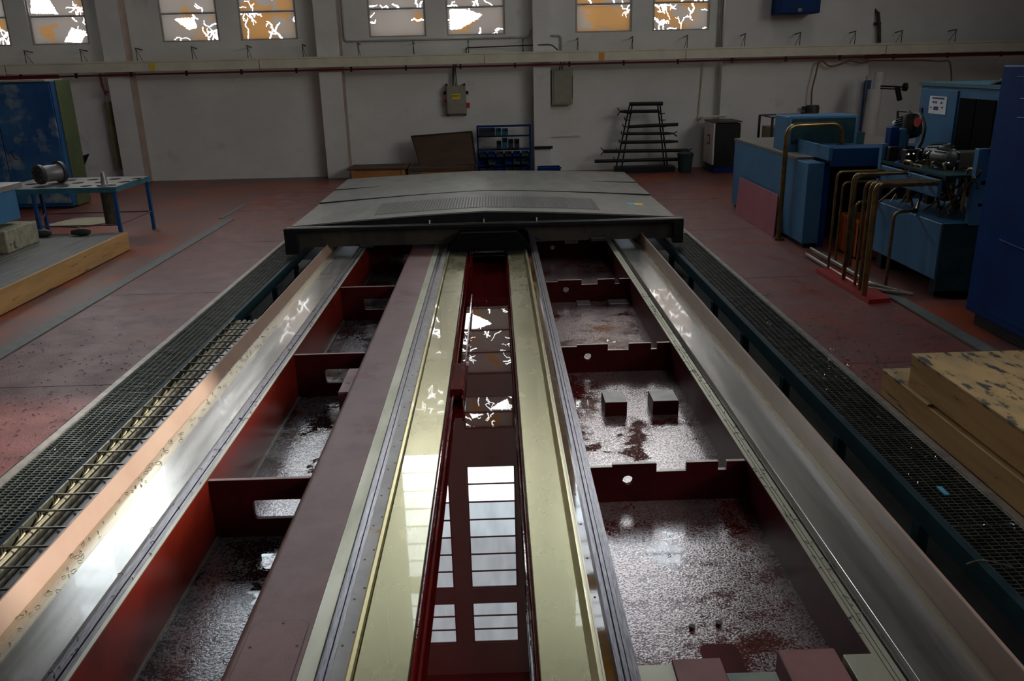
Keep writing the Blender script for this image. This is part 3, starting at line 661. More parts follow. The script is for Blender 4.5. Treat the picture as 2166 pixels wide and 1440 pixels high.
# table with holes
tb = thing('tool_table', (-6.6, 13.3, 0), 'blue steel-legged tool table with round holes in its grey top', 'table')
bm = new(); holes = []
for r_ in range(3):
    for c_ in range(5):
        holes.append([(x, z) for x, z in circ(-7.35+c_*.36+.05*r_, 12.87+r_*.4, .095, 14)])
fr = []
for lp in [[(-7.6, 12.68), (-7.6, 13.97), (-5.75, 13.97), (-5.75, 12.68)]] + holes:
    vs = [bm.verts.new((x, y, .865)) for x, y in lp]
    for i in range(len(vs)): fr.append(bm.edges.new((vs[i], vs[(i+1) % len(vs)])))
r = bmesh.ops.triangle_fill(bm, use_beauty=True, edges=fr); fs = [g for g in r['geom'] if isinstance(g, bmesh.types.BMFace)]
e = bmesh.ops.extrude_face_region(bm, geom=fs); bmesh.ops.translate(bm, verts=[g for g in e['geom'] if isinstance(g, bmesh.types.BMVert)], vec=(0, 0, .012))
obj('table_top', bm, mat('worn_table_top', (.17, .16, .14), (.22, .21, .18), rough=.45, metal=.3, scale=4), tb)
B('edge_frame', (-7.6, -5.75, 12.66, 12.68, .80, .877), TEAL_T, tb); B('edge_frame', (-5.75, -5.73, 12.66, 13.99, .80, .877), TEAL_T, tb); B('edge_frame', (-7.6, -5.75, 13.97, 13.99, .8, .877), BLUE_M, tb)
for x, y in ((-5.78, 12.7), (-5.78, 13.94), (-7.55, 13.94), (-7.0, 12.7)):
    B('leg', (x-.025, x+.025, y-.025, y+.025, 0 if y > 13 else 0, .865), BLUE_M, tb, .003)
bm = new(); tube(bm, [(-5.78, 12.7, .3), (-5.78, 13.94, .3)], .012, 6); tube(bm, [(-7.55, 13.94, .3), (-5.78, 13.94, .3)], .012, 6); tube(bm, [(-7.6, 12.7, .3), (-5.78, 12.7, .3)], .012, 6); tube(bm, [(-7.0, 12.7, .3), (-7.55, 13.94, .3)], .012, 6); obj('stretcher', bm, mat('mauve_bar', (.12, .07, .10), rough=.5), tb)
# motor / spindle housing on the table
c = Vector((-6.93, 13.15, 1.05)); ax = Vector((.5, .86, 0)).normalized()
mo = thing('spindle_housing', (c.x, c.y, .88), 'grey flanged spindle housing lying on the tool table', 'machine part')
bm = new(); lathe(bm, c - ax*.2, ax, [(0, .13), (.02, .15), (.07, .15)], 28); obj('end_flange', bm, MOTORD, mo, smooth=True)
bm = new(); lathe(bm, c - ax*.14, ax, [(0, .142), (.02, .125), (.27, .125), (.29, .14)], 28); obj('barrel', bm, MOTORM, mo, smooth=True)
bm = new(); lathe(bm, c + ax*.15, ax, [(0, .17), (.05, .17)], 28); obj('rear_flange', bm, MOTORD, mo, smooth=True)
bm = new(); lathe(bm, c - ax*.203, ax, [(0, .06), (.003, .06)], 18); obj('bore', bm, BLACKSLOT, mo)
for k in range(8):
    a = k*math.pi/4; u = Vector((-ax.y, ax.x, 0))*math.cos(a)*.105 + Vector((0, 0, 1))*math.sin(a)*.105
    bm = new(); disc(bm, c - ax*.206 + u, ax, .01, .008, 8); obj('bolt', bm, CHIPS, mo)
# cone arbor standing through the table
ar = thing('tapered_arbor', (-5.98, 12.87, 0), 'upright steel tool arbor with tapered top standing through the tool table', 'tool arbor')
bm = new(); lathe(bm, (-5.98, 12.87, .27), (0, 0, 1), [(0, .085), (.55, .085)], 20); obj('shank', bm, mat('dark_steel', (.10, .09, .07), (.16, .15, .12), rough=.35, metal=.7, scale=8), ar, smooth=True)
bm = new(); lathe(bm, (-5.98, 12.87, .87), (0, 0, 1), [(0, .11), (.03, .11), (.03, .055), (.06, .05), (.2, .032), (.21, .028)], 20); obj('taper', bm, STEEL_GREY, ar, smooth=True)
# left machine corner
lm = thing('machine_table', (-7.4, 10.5, 0), 'light blue machine corner with steel top edge at the left border', 'machine')
B('body', (-8.6, -6.62, 8.0, 11.6, .62, 1.02), BLUE_L, lm, .006)
B('top_plate', (-8.6, -6.6, 8.0, 11.75, 1.02, 1.10), STEEL_GREY, lm, .006, label='grey steel top plate')
bm = new(); disc(bm, (-7.1, 11.3, 1.10), (0, 0, 1), .13, .2, 20); disc(bm, (-7.1, 11.3, 1.3), (0, 0, 1), .15, .03, 20); obj('round_fixture', bm, MOTORD, lm)
bm = new(); disc(bm, (-6.85, 11.45, 1.10), (0, 0, 1), .09, .07, 18); disc(bm, (-6.85, 11.45, 1.17), (0, 0, 1), .1, .02, 18); obj('round_fixture', bm, GRIME, lm)
B('pedestal', (-8.4, -6.9, 8.2, 11.2, .27, .62), BLACK, lm)
cb = tag(B('concrete_block', (-6.85, -6.48, 10.9, 11.7, .267, .56), CONC, bev=.01), 'pale stained concrete block under the light blue machine corner', 'block')
# cardboard on the floor
bm = new(); pts = [(-7.9, 15.3), (-7.2, 15.0), (-6.95, 15.6), (-7.25, 16.2), (-7.95, 16.1)]; pts = [(-7.9, 14.5), (-7.2, 14.25), (-6.75, 14.8), (-6.95, 15.25), (-7.7, 15.2)]
hexa(bm, [(x, y, .002) for x, y in pts], [(x, y, .012) for x, y in pts]); tag(obj('cardboard_sheet', bm, CARD), 'pale torn cardboard sheet on the floor beneath the tool table', 'cardboard')
for i, (x, y) in enumerate(((-6.75, 12.02), (-6.2, 12.05))):
    bm = new(); lathe(bm, (x, y, .32), (1, .1, 0), [(0, .03), (.12, .055), (.2, .055), (.26, .03)], 12)
    tag(obj('machine_offcut', bm, MOTORD, smooth=True), ['dark round casting lying left on the platform end', 'dark round casting lying by the arbor on the platform end'][i], 'casting')
# guard tube + hose by first pillar
gt = thing('pipe_guard', (-8.0, WY-.15, 0), 'ochre guard tube around a wall pipe beside the first pillar', 'pipe guard')
gx = pt(232, 290, Y=WY-.2).x - .05
for dx in (0,):
    bm = new(); tube(bm, [(-9.06, WY-.12, .3), (-9.06, WY-.12, 1.87)], .075, 12); obj('tube', bm, OCHRE, gt, smooth=True)
    bm = new(); tube(bm, [(-9.06, WY-.12, 1.87), (-9.06, WY-.12, 2.5)], .03, 8); obj('inner_pipe', bm, CREAM, gt, smooth=True)
    for z in (.6, 1.4): B('clamp', (-9.18, -8.94, WY-.05, WY-.001, z, z+.03), CREAM, gt)
bm = new(); tube(bm, [(-9.0, WY-.42, 2.5), (-8.98, WY-.42, 2.2), (-8.93, WY-.42, 2.02)], .028, 8); box(bm, -8.97, -8.88, WY-.45, WY-.39, 2.08, 2.12)
tag(obj('red_drop_hose', bm, REDPIPE), 'short dark red drop pipe hanging from the red pipe at the first pillar', 'pipe')

# ================================================================== FAR WALL FITTINGS
duct = thing('cable_duct', (0, WY-.5, 2.6), 'long cream sheet-metal cable duct running along the far wall below the windows', 'cable duct')
bm = new(); box(bm, -15, 13, WY-.62, WY-.42, 2.52, 2.72, .008); obj('trough', bm, CREAM, duct)
B('lid', (-15, 13, WY-.63, WY-.41, 2.72, 2.755), CREAM, duct)
for x in (-11, -5.3, -.2, 4.4, 9): B('joint', (x, x+.01, WY-.625, WY-.415, 2.51, 2.725), GRIME, duct)
for i, (px, py) in enumerate(((322, 140), (1273, 115))):
    p = pt(px, py, Y=WY-.63); B('label_sticker', (p.x-.06, p.x+.06, WY-.636, WY-.62, 2.54, 2.70), ORLAB if i else YELLOW, duct, label='orange-yellow warning sticker')
bm = new(); tube(bm, [(-15, WY-.5, 2.44), (-8, WY-.5, 2.46), (13, WY-.5, 2.47)], .02, 8)
rp = thing('red_pipe', (0, WY-.5, 2.45), 'thin dark red pipe running along the far wall just under the cream duct', 'pipe')
obj('pipe', bm, REDPIPE, rp, smooth=True)
for q0, q1 in (((-14.9, WY-.5, 2.44), (-9.9, WY-.5, 2.455)), ((8.6, WY-.5, 2.47), (12.9, WY-.5, 2.47))):
    bm = new(); tube(bm, [q0, q1], .042, 8); obj('pipe_sleeve', bm, REDPIPE, rp, smooth=True)
for k in range(20):
    x = -12 + k*1.25; bm = new(); box(bm, x-.02, x+.02, WY-.53, WY-.47, 2.41, 2.52); obj('pipe_clip', bm, BLACK, rp)
ORD = 'first second third fourth fifth sixth seventh eighth ninth tenth eleventh twelfth thirteenth fourteenth fifteenth sixteenth seventeenth eighteenth nineteenth'.split()
# little angle brackets above the duct
proto = None
for k in range(19):
    x = -11.9 + k*1.26
    if 5.3 < x < 8.8: yw = WY-.25
    elif x > 8.8: yw = WY+.15
    else: yw = WY
    if proto is None:
        bm = new(); tube(bm, [(0, 0, .2), (0, -.38, .23)], .012, 6); tube(bm, [(0, -.36, .23), (0, -.36, -.12)], .008, 6); tube(bm, [(0, 0, -.1), (0, -.35, .2)], .006, 5)
        o = obj('wall_bracket', bm, BLACK); proto = o
    else:
        o = proto.copy(); COL.objects.link(o)
    o.location = (x, yw, 2.8)
    if abs(x+8.61) < .3 or abs(x+3.76) < .3 or abs(x-1.12) < .25: o.location.y = WY-.38
    tag(o, 'small dark wire bracket above the cream duct, %s from the left' % ORD[k], 'bracket', 'wire brackets above the duct')
# enclosure with yellow label
e1 = thing('electrical_enclosure', (-.88, WY-.1, 1.4), 'grey-green electrical enclosure with yellow warning label and red sockets on the far wall', 'electrical box')
B('body', (-1.12, -.66, WY-.22, WY-.02, 1.4, 2.04), BEIGE, e1, .008); B('door', (-1.10, -.68, WY-.235, WY-.22, 1.42, 2.02), BEIGE, e1, .004)
B('warning_label', (-.975, -.80, WY-.238, WY-.234, 1.74, 1.86), YELLOW, e1)
for k in range(3): B('label_print', (-.955+.05*k, -.93+.05*k, WY-.24, WY-.237, 1.80, 1.835), BLACKSLOT, e1)
for x in (-1.11, -.69):
    for z in (1.36, 2.03): B('lug', (x-.02, x+.02, WY-.1, WY, z, z+.06), BLACK, e1)
B('red_socket', (-1.19, -1.12, WY-.16, WY-.06, 1.66, 1.74), REDINK, e1); B('red_socket', (-.66, -.58, WY-.16, WY-.06, 1.54, 1.65), REDINK, e1); B('grey_socket', (-1.19, -1.12, WY-.16, WY-.06, 1.85, 1.92), BLACK, e1); B('grey_socket', (-.66, -.6, WY-.16, WY-.06, 1.84, 1.92), BLACK, e1)
bm = new()
for k, dx in enumerate((-.05, -.02, .02, .06)):
    tube(bm, bend([(-.92+dx, WY-.12, 2.04), (-.92+dx*.5, WY-.12, 2.4+.01*k), (-.88+dx, WY-.2, 2.55+.005*k), (-.55, WY-.45, 2.58+.005*k)], .15), .011, 6)
obj('cables', bm, CABLE, e1)
e2 = thing('wall_enclosure', (1.62, WY-.1, 1.56), 'plain grey-green enclosure on the far wall beside the third pillar', 'electrical box')
B('body', (1.36, 1.86, WY-.24, WY-.02, 1.56, 2.34), BEIGE, e2, .008); B('door', (1.40, 1.84, WY-.255, WY-.24, 1.6, 2.3), BEIGE, e2, .004); B('hinge', (1.835, 1.85, WY-.262, WY-.25, 1.7, 2.2), GRIME, e2)
bm = new(); tube(bm, bend([(1.55, WY-.12, 2.34), (1.58, WY-.12, 2.5), (1.63, WY-.4, 2.6)], .08), .015, 6); tube(bm, bend([(1.6, WY-.12, 2.34), (1.66, WY-.12, 2.5), (1.7, WY-.4, 2.6)], .08), .012, 6); obj('cables', bm, CABLE, e2)
# conduits on wall
bm = new(); tube(bm, bend([(-3.42, WY-.04, 4.9), (-3.42, WY-.04, 3.08), (.86, WY-.04, 3.08), (.9, WY-.04, 3.25)], .08), .022, 8)
tag(obj('wall_conduit', bm, FRAME_M, smooth=True), 'white-painted conduit running under the two windows above the labelled enclosure', 'conduit')
bm = new(); tube(bm, bend([(-.62, WY-.1, 2.76), (-.62, WY-.1, 2.88), (1.35, WY-.42, 2.9), (1.5, WY-.3, 2.78)], .08), .014, 8)
tag(obj('black_conduit', bm, CABLE, smooth=True), 'thin black cable looping over the duct by the third pillar', 'cable')
bm = new(); tube(bm, bend([(1.34, WY-.05, 3.1), (1.6, WY-.05, 3.1), (1.6, WY-.05, 2.7)], .08), .022, 8)
tag(obj('elbow_conduit', bm, FRAME_M, smooth=True), 'short elbow of conduit right of the third pillar above the duct', 'conduit')
bm = new(); tube(bm, [(5.28, WY-.04, 2.7), (5.28, WY-.04, 7)], .03, 8); tag(obj('down_conduit', bm, FRAME_M, smooth=True), 'pale conduit rising beside the last papered window', 'conduit')
bm = new(); tube(bm, bend([(4.96, WY-.04, 2.45), (4.9, WY-.04, 1.12), (4.9, WY-.28, 1.2), (5.5, WY-.28, 1.22)], .06), .024, 8); tag(obj('down_conduit', bm, CREAM, smooth=True), 'cream conduit dropping from the duct to the white and black compressor', 'conduit')
tag(B('ledge_bar', (.93, 1.36, WY-.45, WY-.385, .57, .63), BLACK), 'dark steel bar fixed across the third pillar', 'bar')
tag(B('wall_ledge', (1.33, 2.05, WY-.04, WY, .80, .83), WHITEP), 'narrow pale batten on the wall right of the third pillar', 'batten')
bm = new(); box(bm, 6.4, 7.3, WY-.9, WY-.26, 3.42, 4.2, .02); hb = thing('unit_heater', (6.85, WY-.5, 3.42), 'blue box heater mounted high on the blank wall, top of the photo', 'heater')
obj('casing', bm, BLUE_D, hb); B('dial', (6.8, 6.88, WY-.91, WY-.9, 3.46, 3.53), OCHRE, hb)
# elbow bracket top right
bm = new(); p = [pt(1848, 18, Y=WY), pt(1860, 28, Y=WY), pt(1862, 58, Y=WY), pt(1862, 90, Y=WY)]; tube(bm, [(v.x, WY+.05, v.z) for v in p], .04, 8); v = pt(1840, 50, Y=WY); tube(bm, [(v.x, WY+.1, v.z), (v.x+.3, WY+.1, v.z)], .03, 8)
tag(obj('pipe_elbow', bm, GRIME), 'rusty pipe elbow in the recess near the top right of the far wall', 'pipe')
# orange cable
P = [(1716, 222), (1717, 190), (1725, 160), (1731, 132), (1740, 128), (1752, 141), (1775, 137), (1795, 128), (1822, 134), (1840, 128), (1900, 128), (1950, 127), (1990, 130), (2009, 127), (2012, 150), (2013, 182)]
bm = new(); tube(bm, bend([pt(a, b, Y=WY-.42) for a, b in P], .1, 3), .018, 6)
tag(obj('slung_cable', bm, mat('brown_cable', (.24, .11, .04), rough=.5), smooth=True), 'brown-orange cable slung along the right part of the far wall', 'cable')
# pot on wall
p = pt(1717, 243, Y=WY-.4); t = thing('wall_lamp', (p.x, p.y, p.z), 'dark round lamp housing hanging on the slung cable in front of the wall', 'lamp')
bm = new(); lathe(bm, (p.x, p.y, p.z-.02), (0, 0, 1), [(0, .15), (.2, .16), (.24, .14)], 20); obj('housing', bm, GRIME, t, smooth=True); B('lug', (p.x-.24, p.x-.13, p.y-.03, p.y+.03, p.z+.12, p.z+.2), BLACK, t); B('shade', (p.x-.25, p.x-.15, p.y-.05, p.y+.05, p.z, p.z+.06), BLACK, t)

# ---- things along the far wall
cr = thing('packing_crate', (-2.72, 19.5, 0), 'orange plywood packing crate with brown lid, left of the pair behind the cover', 'crate')
B('box_body', (-3.3, -2.08, 19.2, 19.95, 0, .28), WOOD_OR, cr, .005); B('lid', (-3.38, -2.02, 19.15, 20.0, .28, .32), WOOD_DK, cr, .004); B('batten', (-3.3, -3.22, 19.17, 19.2, 0, .28), WOOD_OR, cr)
B('batten', (-2.16, -2.08, 19.17, 19.2, 0, .28), WOOD_OR, cr)
cr = thing('packing_crate', (-1.2, 19.5, 0), 'orange and brown packing crate under the leaning dark lid', 'crate')
B('box_body', (-1.95, -.52, 19.2, 19.95, 0, .22), WOOD_OR, cr, .005); B('lid', (-1.97, -.5, 19.15, 20.0, .22, .30), WOOD_DK, cr, .004); B('batten', (-1.97, -1.7, 19.17, 19.2, 0, .22), STRIP_G, cr)
a = [pt(870, 288, Y=19.9), pt(998, 278, Y=19.9), pt(1007, 346, Y=19.6), pt(890, 352, Y=19.6)]
bm = new(); hexa(bm, a, [v+Vector((0, .03, 0)) for v in a]); lid = thing('leaning_lid', (-1.2, 19.7, .3), 'dark plywood lid leaning against the wall on the right-hand crate', 'board'); obj('sheet', bm, WOOD_DK, lid)
bm = new(); d = Vector((0, -.02, 0)); tube(bm, [a[0]+d, a[1]+d], .015, 4); tube(bm, [a[0]+d, a[3]+d], .015, 4); tube(bm, [a[1]+d, a[2]+d], .015, 4); obj('edge_batten', bm, mat('dark_batten', (.05, .025, .012), rough=.6), lid)
# blue bin rack
br = thing('bin_rack', (.2, 20, 0), 'dark blue louvred rack holding plastic bins beside the third pillar', 'rack')
B('upright', (-.43, -.39, 19.9, 20.0, .02, 1.14), BLUE_D, br); B('upright', (.80, .84, 19.9, 20.0, .02, 1.14), BLUE_D, br)
B('top_rail', (-.43, .84, 19.88, 20.0, 1.11, 1.15), BLUE_D, br)
for k, z in enumerate((.02, .22, .40, .58, .88)): B('shelf', (-.40, .81, 19.84 if k < 4 else 19.93, 20.0, z, z+.035), BLUE_D, br)
B('back_plate', (-.40, .84, 20.0, 20.02, .02, .5), BLUE_D, br)
TEALBIN = mat('teal_bin', (.01, .09, .15), rough=.4); DKBIN = mat('dark_bin', (.012, .02, .035), rough=.45)
bins = [(-.38, -.0, .915, 1.10, DKBIN), (.01, .14, .915, 1.09, TEALBIN), (.16, .30, .915, 1.08, TEALBIN), (.03, .14, .615, .80, DKBIN), (.16, .28, .615, .87, TEALBIN), (.30, .42, .615, .83, DKBIN), (.44, .56, .615, .83, DKBIN)]
for r_, z in enumerate((.435, .255, .055)):
    for c_ in range(6):
        if r_ == 1 and c_ in (0, 2): continue
        bins.append((-.37+c_*.195, -.21+c_*.195, z, z+.12, (DKBIN, BLUE_D, GREENGREY)[(r_+c_) % 3]))
NM = {'dark_bin': 'black', 'teal_bin': 'teal', 'dark_blue_paint': 'dark blue', 'green_grey_plastic': 'grey-green'}
rowof = lambda z: {1.0: 'top'}.get(1.0) if z > .9 else 'second' if z > .6 else 'third' if z > .42 else 'fourth' if z > .24 else 'bottom'
cnt = {}
for x0, x1, z0, z1, m_ in bins:
    rn = rowof(z0); cnt[rn] = cnt.get(rn, 0)+1
    bm = new(); box(bm, x0, x1, 19.72, 19.74, z0, z0+(z1-z0)*.6); box(bm, x0, x0+.008, 19.74, 19.9, z0, z1); box(bm, x1-.008, x1, 19.74, 19.9, z0, z1); box(bm, x0, x1, 19.72, 19.9, z0, z0+.01); box(bm, x0, x1, 19.88, 19.9, z0, z1)
    tag(obj('storage_bin', bm, m_), '%s plastic bin, %s from the left in the %s row of the blue rack' % (NM.get(m_.name, 'dark'), ['first', 'second', 'third', 'fourth', 'fifth', 'sixth'][cnt[rn]-1], rn), 'bin', 'plastic bins on the blue rack')
tub = thing('blue_tub', (1.25, 19.8, 0), 'shallow dark blue open tub at the foot of the third pillar', 'tub')
bm = new(); x0, x1, y0, y1 = .98, 1.5, 19.5, 19.85
for a_ in ((x0, x1, y0, y0+.02, 0, .2), (x0, x1, y1-.02, y1, 0, .2), (x0, x0+.02, y0, y1, 0, .2), (x1-.02, x1, y0, y1, 0, .2), (x0, x1, y0, y1, 0, .02)): box(bm, *a_)
obj('shell', bm, BLUE_D, tub); bm = new(); box(bm, x0-.02, x1+.02, y0-.02, y0, .17, .2); obj('rim', bm, BLUE_D, tub)
# A-frame pipe rack
rk = thing('pipe_rack', (3.6, 20, 0), 'black A-shaped storage rack leaning on the far wall with long bars', 'rack')
RY = 20.05
def rp_(px, py, y=RY): return pt(px, py, Y=y)
bm = new()
for a_, b_ in (((1332, 222), (1303, 354)), ((1337, 222), (1315, 354)), ((1391, 222), (1406, 354)), ((1396, 222), (1412, 354))): tube(bm, [rp_(*a_), rp_(*b_)], .018, 6)
obj('upright', bm, BLACK, rk)
for (px, py) in ((1330, 240), (1326, 254), (1322, 268), (1319, 284), (1314, 301), (1308, 319), (1303, 338), (1399, 240), (1400, 254), (1401, 268), (1403, 284), (1407, 301), (1411, 319)):
    v = rp_(px, py); bm = new(); tube(bm, bend([v+Vector((.08, 0, 0)), v+Vector((-.05, -.03, -.0)), v+Vector((-.06, -.04, .07))], .03), .012, 6); obj('hook', bm, BLACK, rk)
v = rp_(1304, 352); B('foot_bar', (v.x-.05, v.x+1.35, RY-.3, RY+.1, 0, .12), BLACK, rk)
BARS = [((1331, 220), (1402, 219), .045, 'topmost'), ((1312, 236), (1394, 235), .04, 'second from the top'), ((1330, 268), (1434, 263), .04, 'third from the top'), ((1318, 283), (1424, 282), .035, 'fourth from the top'),
        ((1313, 301), (1434, 299), .04, 'fifth from the top'), ((1277, 320), (1455, 318), .042, 'sixth from the top'), ((1258, 341), (1463, 336), .04, 'lowest, longest')]
for i, (a_, b_, r_, lab) in enumerate(BARS):
    v0, v1 = rp_(*a_, RY-.12), rp_(*b_, RY-.12); bm = new(); L_ = v1-v0
    tube(bm, [v0, v0+L_*.12, v0+L_*.88, v1], [r_*(.6 if i in (1, 3) else 1), r_, r_, r_*(.5 if i in (3, 4) else 1)], 8)
    if i in (1, 5): tube(bm, [v0, v0+Vector((-.07, 0, .09))], .012, 5); tube(bm, [v0, v0+Vector((-.07, 0, -.09))], .012, 5)
    if i in (3, 5): tube(bm, [v1, v1+Vector((.09, 0, -.07))], .015, 5); tube(bm, [v1, v1+Vector((.09, 0, .04))], .012, 5)
    tag(obj('steel_bar', bm, BLACK), 'black boring bar on the A-shaped rack, ' + lab, 'bar', 'bars on the A-shaped rack')
tb_ = thing('waste_bin', (4.45, 19.5, 0), 'dark grey-green bag-lined bin right of the A-shaped rack', 'bin')
bm = new(); lathe(bm, (4.45, 19.7, 0), (0, 0, 1), [(0, .15), (.35, .18), (.42, .2)], 16); obj('tub', bm, GREENGREY, tb_, smooth=True); bm = new(); lathe(bm, (4.45, 19.7, .4), (0, 0, 1), [(0, .2), (.03, .18), (.06, .1)], 12); obj('liner', bm, GREENGREY, tb_, smooth=True)
# compressor
cp = thing('compressor_cabinet', (5.5, 19.4, 0), 'white-sided compressor cabinet with black front, standing at the far wall', 'compressor')
B('housing', (5.03, 5.62, 19.35, 20.15, .12, 1.10), BLACK, cp, .01, label='black front and back panels'); B('side_panel', (4.99, 5.03, 19.34, 20.2, .18, 1.12), WHITEP, cp, .005, label='white side panel'); B('base', (5.05, 5.62, 19.36, 20.15, 0, .12), BLUE_D, cp)
B('top_panel', (4.98, 5.64, 19.33, 20.2, 1.12, 1.15), GRIME, cp)
B('warning_sign', (4.983, 4.991, 19.62, 19.85, .62, .84), REDINK, cp, label='red and white warning sign'); B('warning_sign', (4.979, 4.985, 19.66, 19.81, .66, .80), WHITEP, cp)
# cage
cg = thing('stock_cage', (6.0, 17, 0), 'open-topped wire stillage with yellowed rods behind the light blue tank', 'stillage')
x0, x1, y0, y1 = 5.3, 6.4, 16.2, 17.0
for x in (x0, x1):
    for y in (y0, y1): B('post', (x-.02, x+.02, y-.02, y+.02, 0, 1.42), BLACK, cg)
bm = new()
for z in (.1, .7, 1.42):
    tube(bm, [(x0, y0, z), (x1, y0, z)], .014, 6); tube(bm, [(x0, y1, z), (x1, y1, z)], .014, 6); tube(bm, [(x0, y0, z), (x0, y1, z)], .014, 6)
for k in range(7): tube(bm, [(x0+k*.18, y0, 0.1), (x0+k*.18, y0, 1.25)], .007, 5)
obj('wire_side', bm, BLACK, cg); B('rod_bundle', (x0+.05, x1-.05, y0+.05, y1-.05, .1, 1.22), CRATEY, cg, kind='stuff')

# ================================================================== RIGHT MACHINERY
tk = thing('coolant_tank', (4.9, 13, 0), 'large light blue coolant tank housing with beige top and overhead beam', 'tank')
B('side_wall', (4.18, 4.40, 11.15, 14.7, .06, 1.15), BLUE_L, tk, .006); B('top_deck', (4.17, 6.6, 11.6, 14.72, 1.15, 1.185), mat('beige_deck', (.17, .15, .12), (.13, .12, .10), rough=.5, scale=3), tk)
B('end_wall', (4.4, 4.5, 11.2, 11.3, .0, 1.15), BLUE_D, tk)
B('front_beam', (4.48, 6.6, 11.1, 11.6, 1.1, 1.34), BLUE_M, tk, .006, label='darker blue overhead beam'); B('deck_curb', (4.42, 4.47, 11.1, 13.0, 1.185, 1.36), BLUE_L, tk)
B('upper_box', (4.28, 5.3, 12.35, 12.95, 1.185, 1.68), BLUE_L, tk, .006, label='upper box on the deck'); B('box_front', (4.34, 5.26, 12.335, 12.35, 1.3, 1.65), TEAL, tk)
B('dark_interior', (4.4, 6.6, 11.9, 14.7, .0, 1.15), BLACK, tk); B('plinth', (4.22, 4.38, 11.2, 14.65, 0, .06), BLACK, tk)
B('small_box', (5.6, 5.75, 13.1, 13.2, 1.185, 1.37), TEAL, tk)
a = [pt(1565, 375, X=4.13), pt(1645, 412, X=4.13), pt(1643, 500, X=4.1), pt(1562, 437, X=4.1)]
for v in a[2:]: v.z = .005; v.x = 4.05
bm = new(); hexa(bm, a, [v+Vector((.015, 0, 0)) for v in a]); tag(obj('pink_board', bm, PINKB), 'dusty pink board leaning on the light blue tank', 'board')
t = thing('orange_bin', (4.95, 11.0, 0), 'orange plastic bin standing in the open end of the blue tank', 'bin')
bm = new(); x0, x1, y0, y1 = 4.62, 5.2, 10.4, 11.05
for q in ((x0, x1, y0, y0+.02), (x0, x1, y1-.02, y1), (x0, x0+.02, y0, y1), (x1-.02, x1, y0, y1)): box(bm, *q, 0, .5)
box(bm, x0, x1, y0, y1, 0, .02); obj('shell', bm, ORANGE, t)
bm = new()
for q in ((x0-.02, x1+.02, y0-.02, y0), (x0-.02, x0, y0, y1)): box(bm, *q, .47, .51)
for k in range(4): box(bm, x0-.012, x0, y0+.08+k*.15, y0+.1+k*.15, .02, .47)
obj('rim', bm, ORANGE, t)
lp = thing('hoop_pipe', (4.05, 11.7, 0), 'tall brass-coloured pipe hoop rising in front of the blue tank', 'pipe')
bm = new(); tube(bm, bend([(4.06, 11.75, 0), (4.06, 11.75, 1.6), (4.86, 11.9, 1.6), (4.95, 12.0, 1.3)], .16, 6), .035, 12); obj('pipe', bm, BROWNPIPE, lp, smooth=True); bm = new(); disc(bm, (4.95, 12.0, 1.19), (0, 0, 1), .07, .12, 12); obj('coupling', bm, MOTORD, lp)
B('base_flange', (3.99, 4.13, 11.68, 11.82, 0, .03), BROWNPIPE, lp)
# big right cabinet
rc = thing('control_cabinet', (5.4, 6.6, 0), 'huge saturated blue control cabinet at the right border', 'cabinet')
B('body', (4.56, 6.4, 5.0, 7.7, .12, 2.39), BLUE_D, rc, .012); B('plinth', (4.62, 6.3, 5.1, 7.62, 0, .12), BLACK, rc)
B('door', (4.545, 4.56, 5.1, 7.45, .2, 2.3), BLUE_D, rc, .004); bm = new(); tube(bm, bend([(4.545, 7.3, 2.12), (4.52, 7.3, 2.12), (4.52, 6.9, 2.12), (4.52, 6.86, 1.98), (4.52, 7.3, 1.96)], .04), .008, 6); tube(bm, bend([(4.545, 7.3, .9), (4.52, 7.25, .9), (4.52, 6.8, .88), (4.52, 6.76, .72)], .04), .008, 6); obj('handle', bm, BLUE_D, rc)
# light blue electrical cabinet with poster
ec = thing('electrical_cabinet', (6, 10.2, 0), 'light blue cabinet with a white notice and dark windows, behind the hydraulic unit', 'cabinet')
B('body', (5.52, 6.6, 8.6, 11.05, .05, 2.14), BLUE_L, ec, .008); B('door', (5.50, 5.52, 10.12, 11.0, .1, 2.08), BLUE_L, ec, .004); B('top_trim', (5.49, 6.6, 8.6, 11.07, 2.12, 2.16), TEAL_T, ec)
for y0, y1 in ((9.33, 9.68), (9.72, 10.06)): B('dark_window', (5.503, 5.52, y0, y1, 1.3, 2.0), _M['matt_black'], ec)
v0, v1 = pt(1967, 206, X=5.49), pt(1998, 243, X=5.49)
B('notice', (5.492, 5.499, v1.y, v0.y, v1.z, v0.z+.02), PAPERW, ec, label='white printed notice with blue pictures')
W_ = v0.y-v1.y; H_ = v0.z+.02-v1.z
for (u, v_, du, dv) in ((.15, .85, .7, .09), (.2, .6, .1, .12), (.36, .6, .07, .12), (.68, .6, .1, .1), (.3, .22, .26, .2), (.75, .35, .08, .08), (.1, .3, .06, .08)):
    B('notice_print', (5.489, 5.493, v0.y-(u+du)*W_, v0.y-u*W_, v1.z+v_*H_, v1.z+(v_+dv)*H_), INK, ec)
B('latch', (5.485, 5.5, 10.9, 10.95, 1.75, 1.85), GRIME, ec)
bm = new(); box(bm, 5.7, 6.2, 8.8, 9.2, 2.16, 2.3, .03); tube(bm, bend([(5.6, 9.6, 2.16), (5.7, 9.3, 2.26), (5.8, 9.0, 2.28)], .1), .03, 8); obj('cable_gland', bm, BLACK, ec)
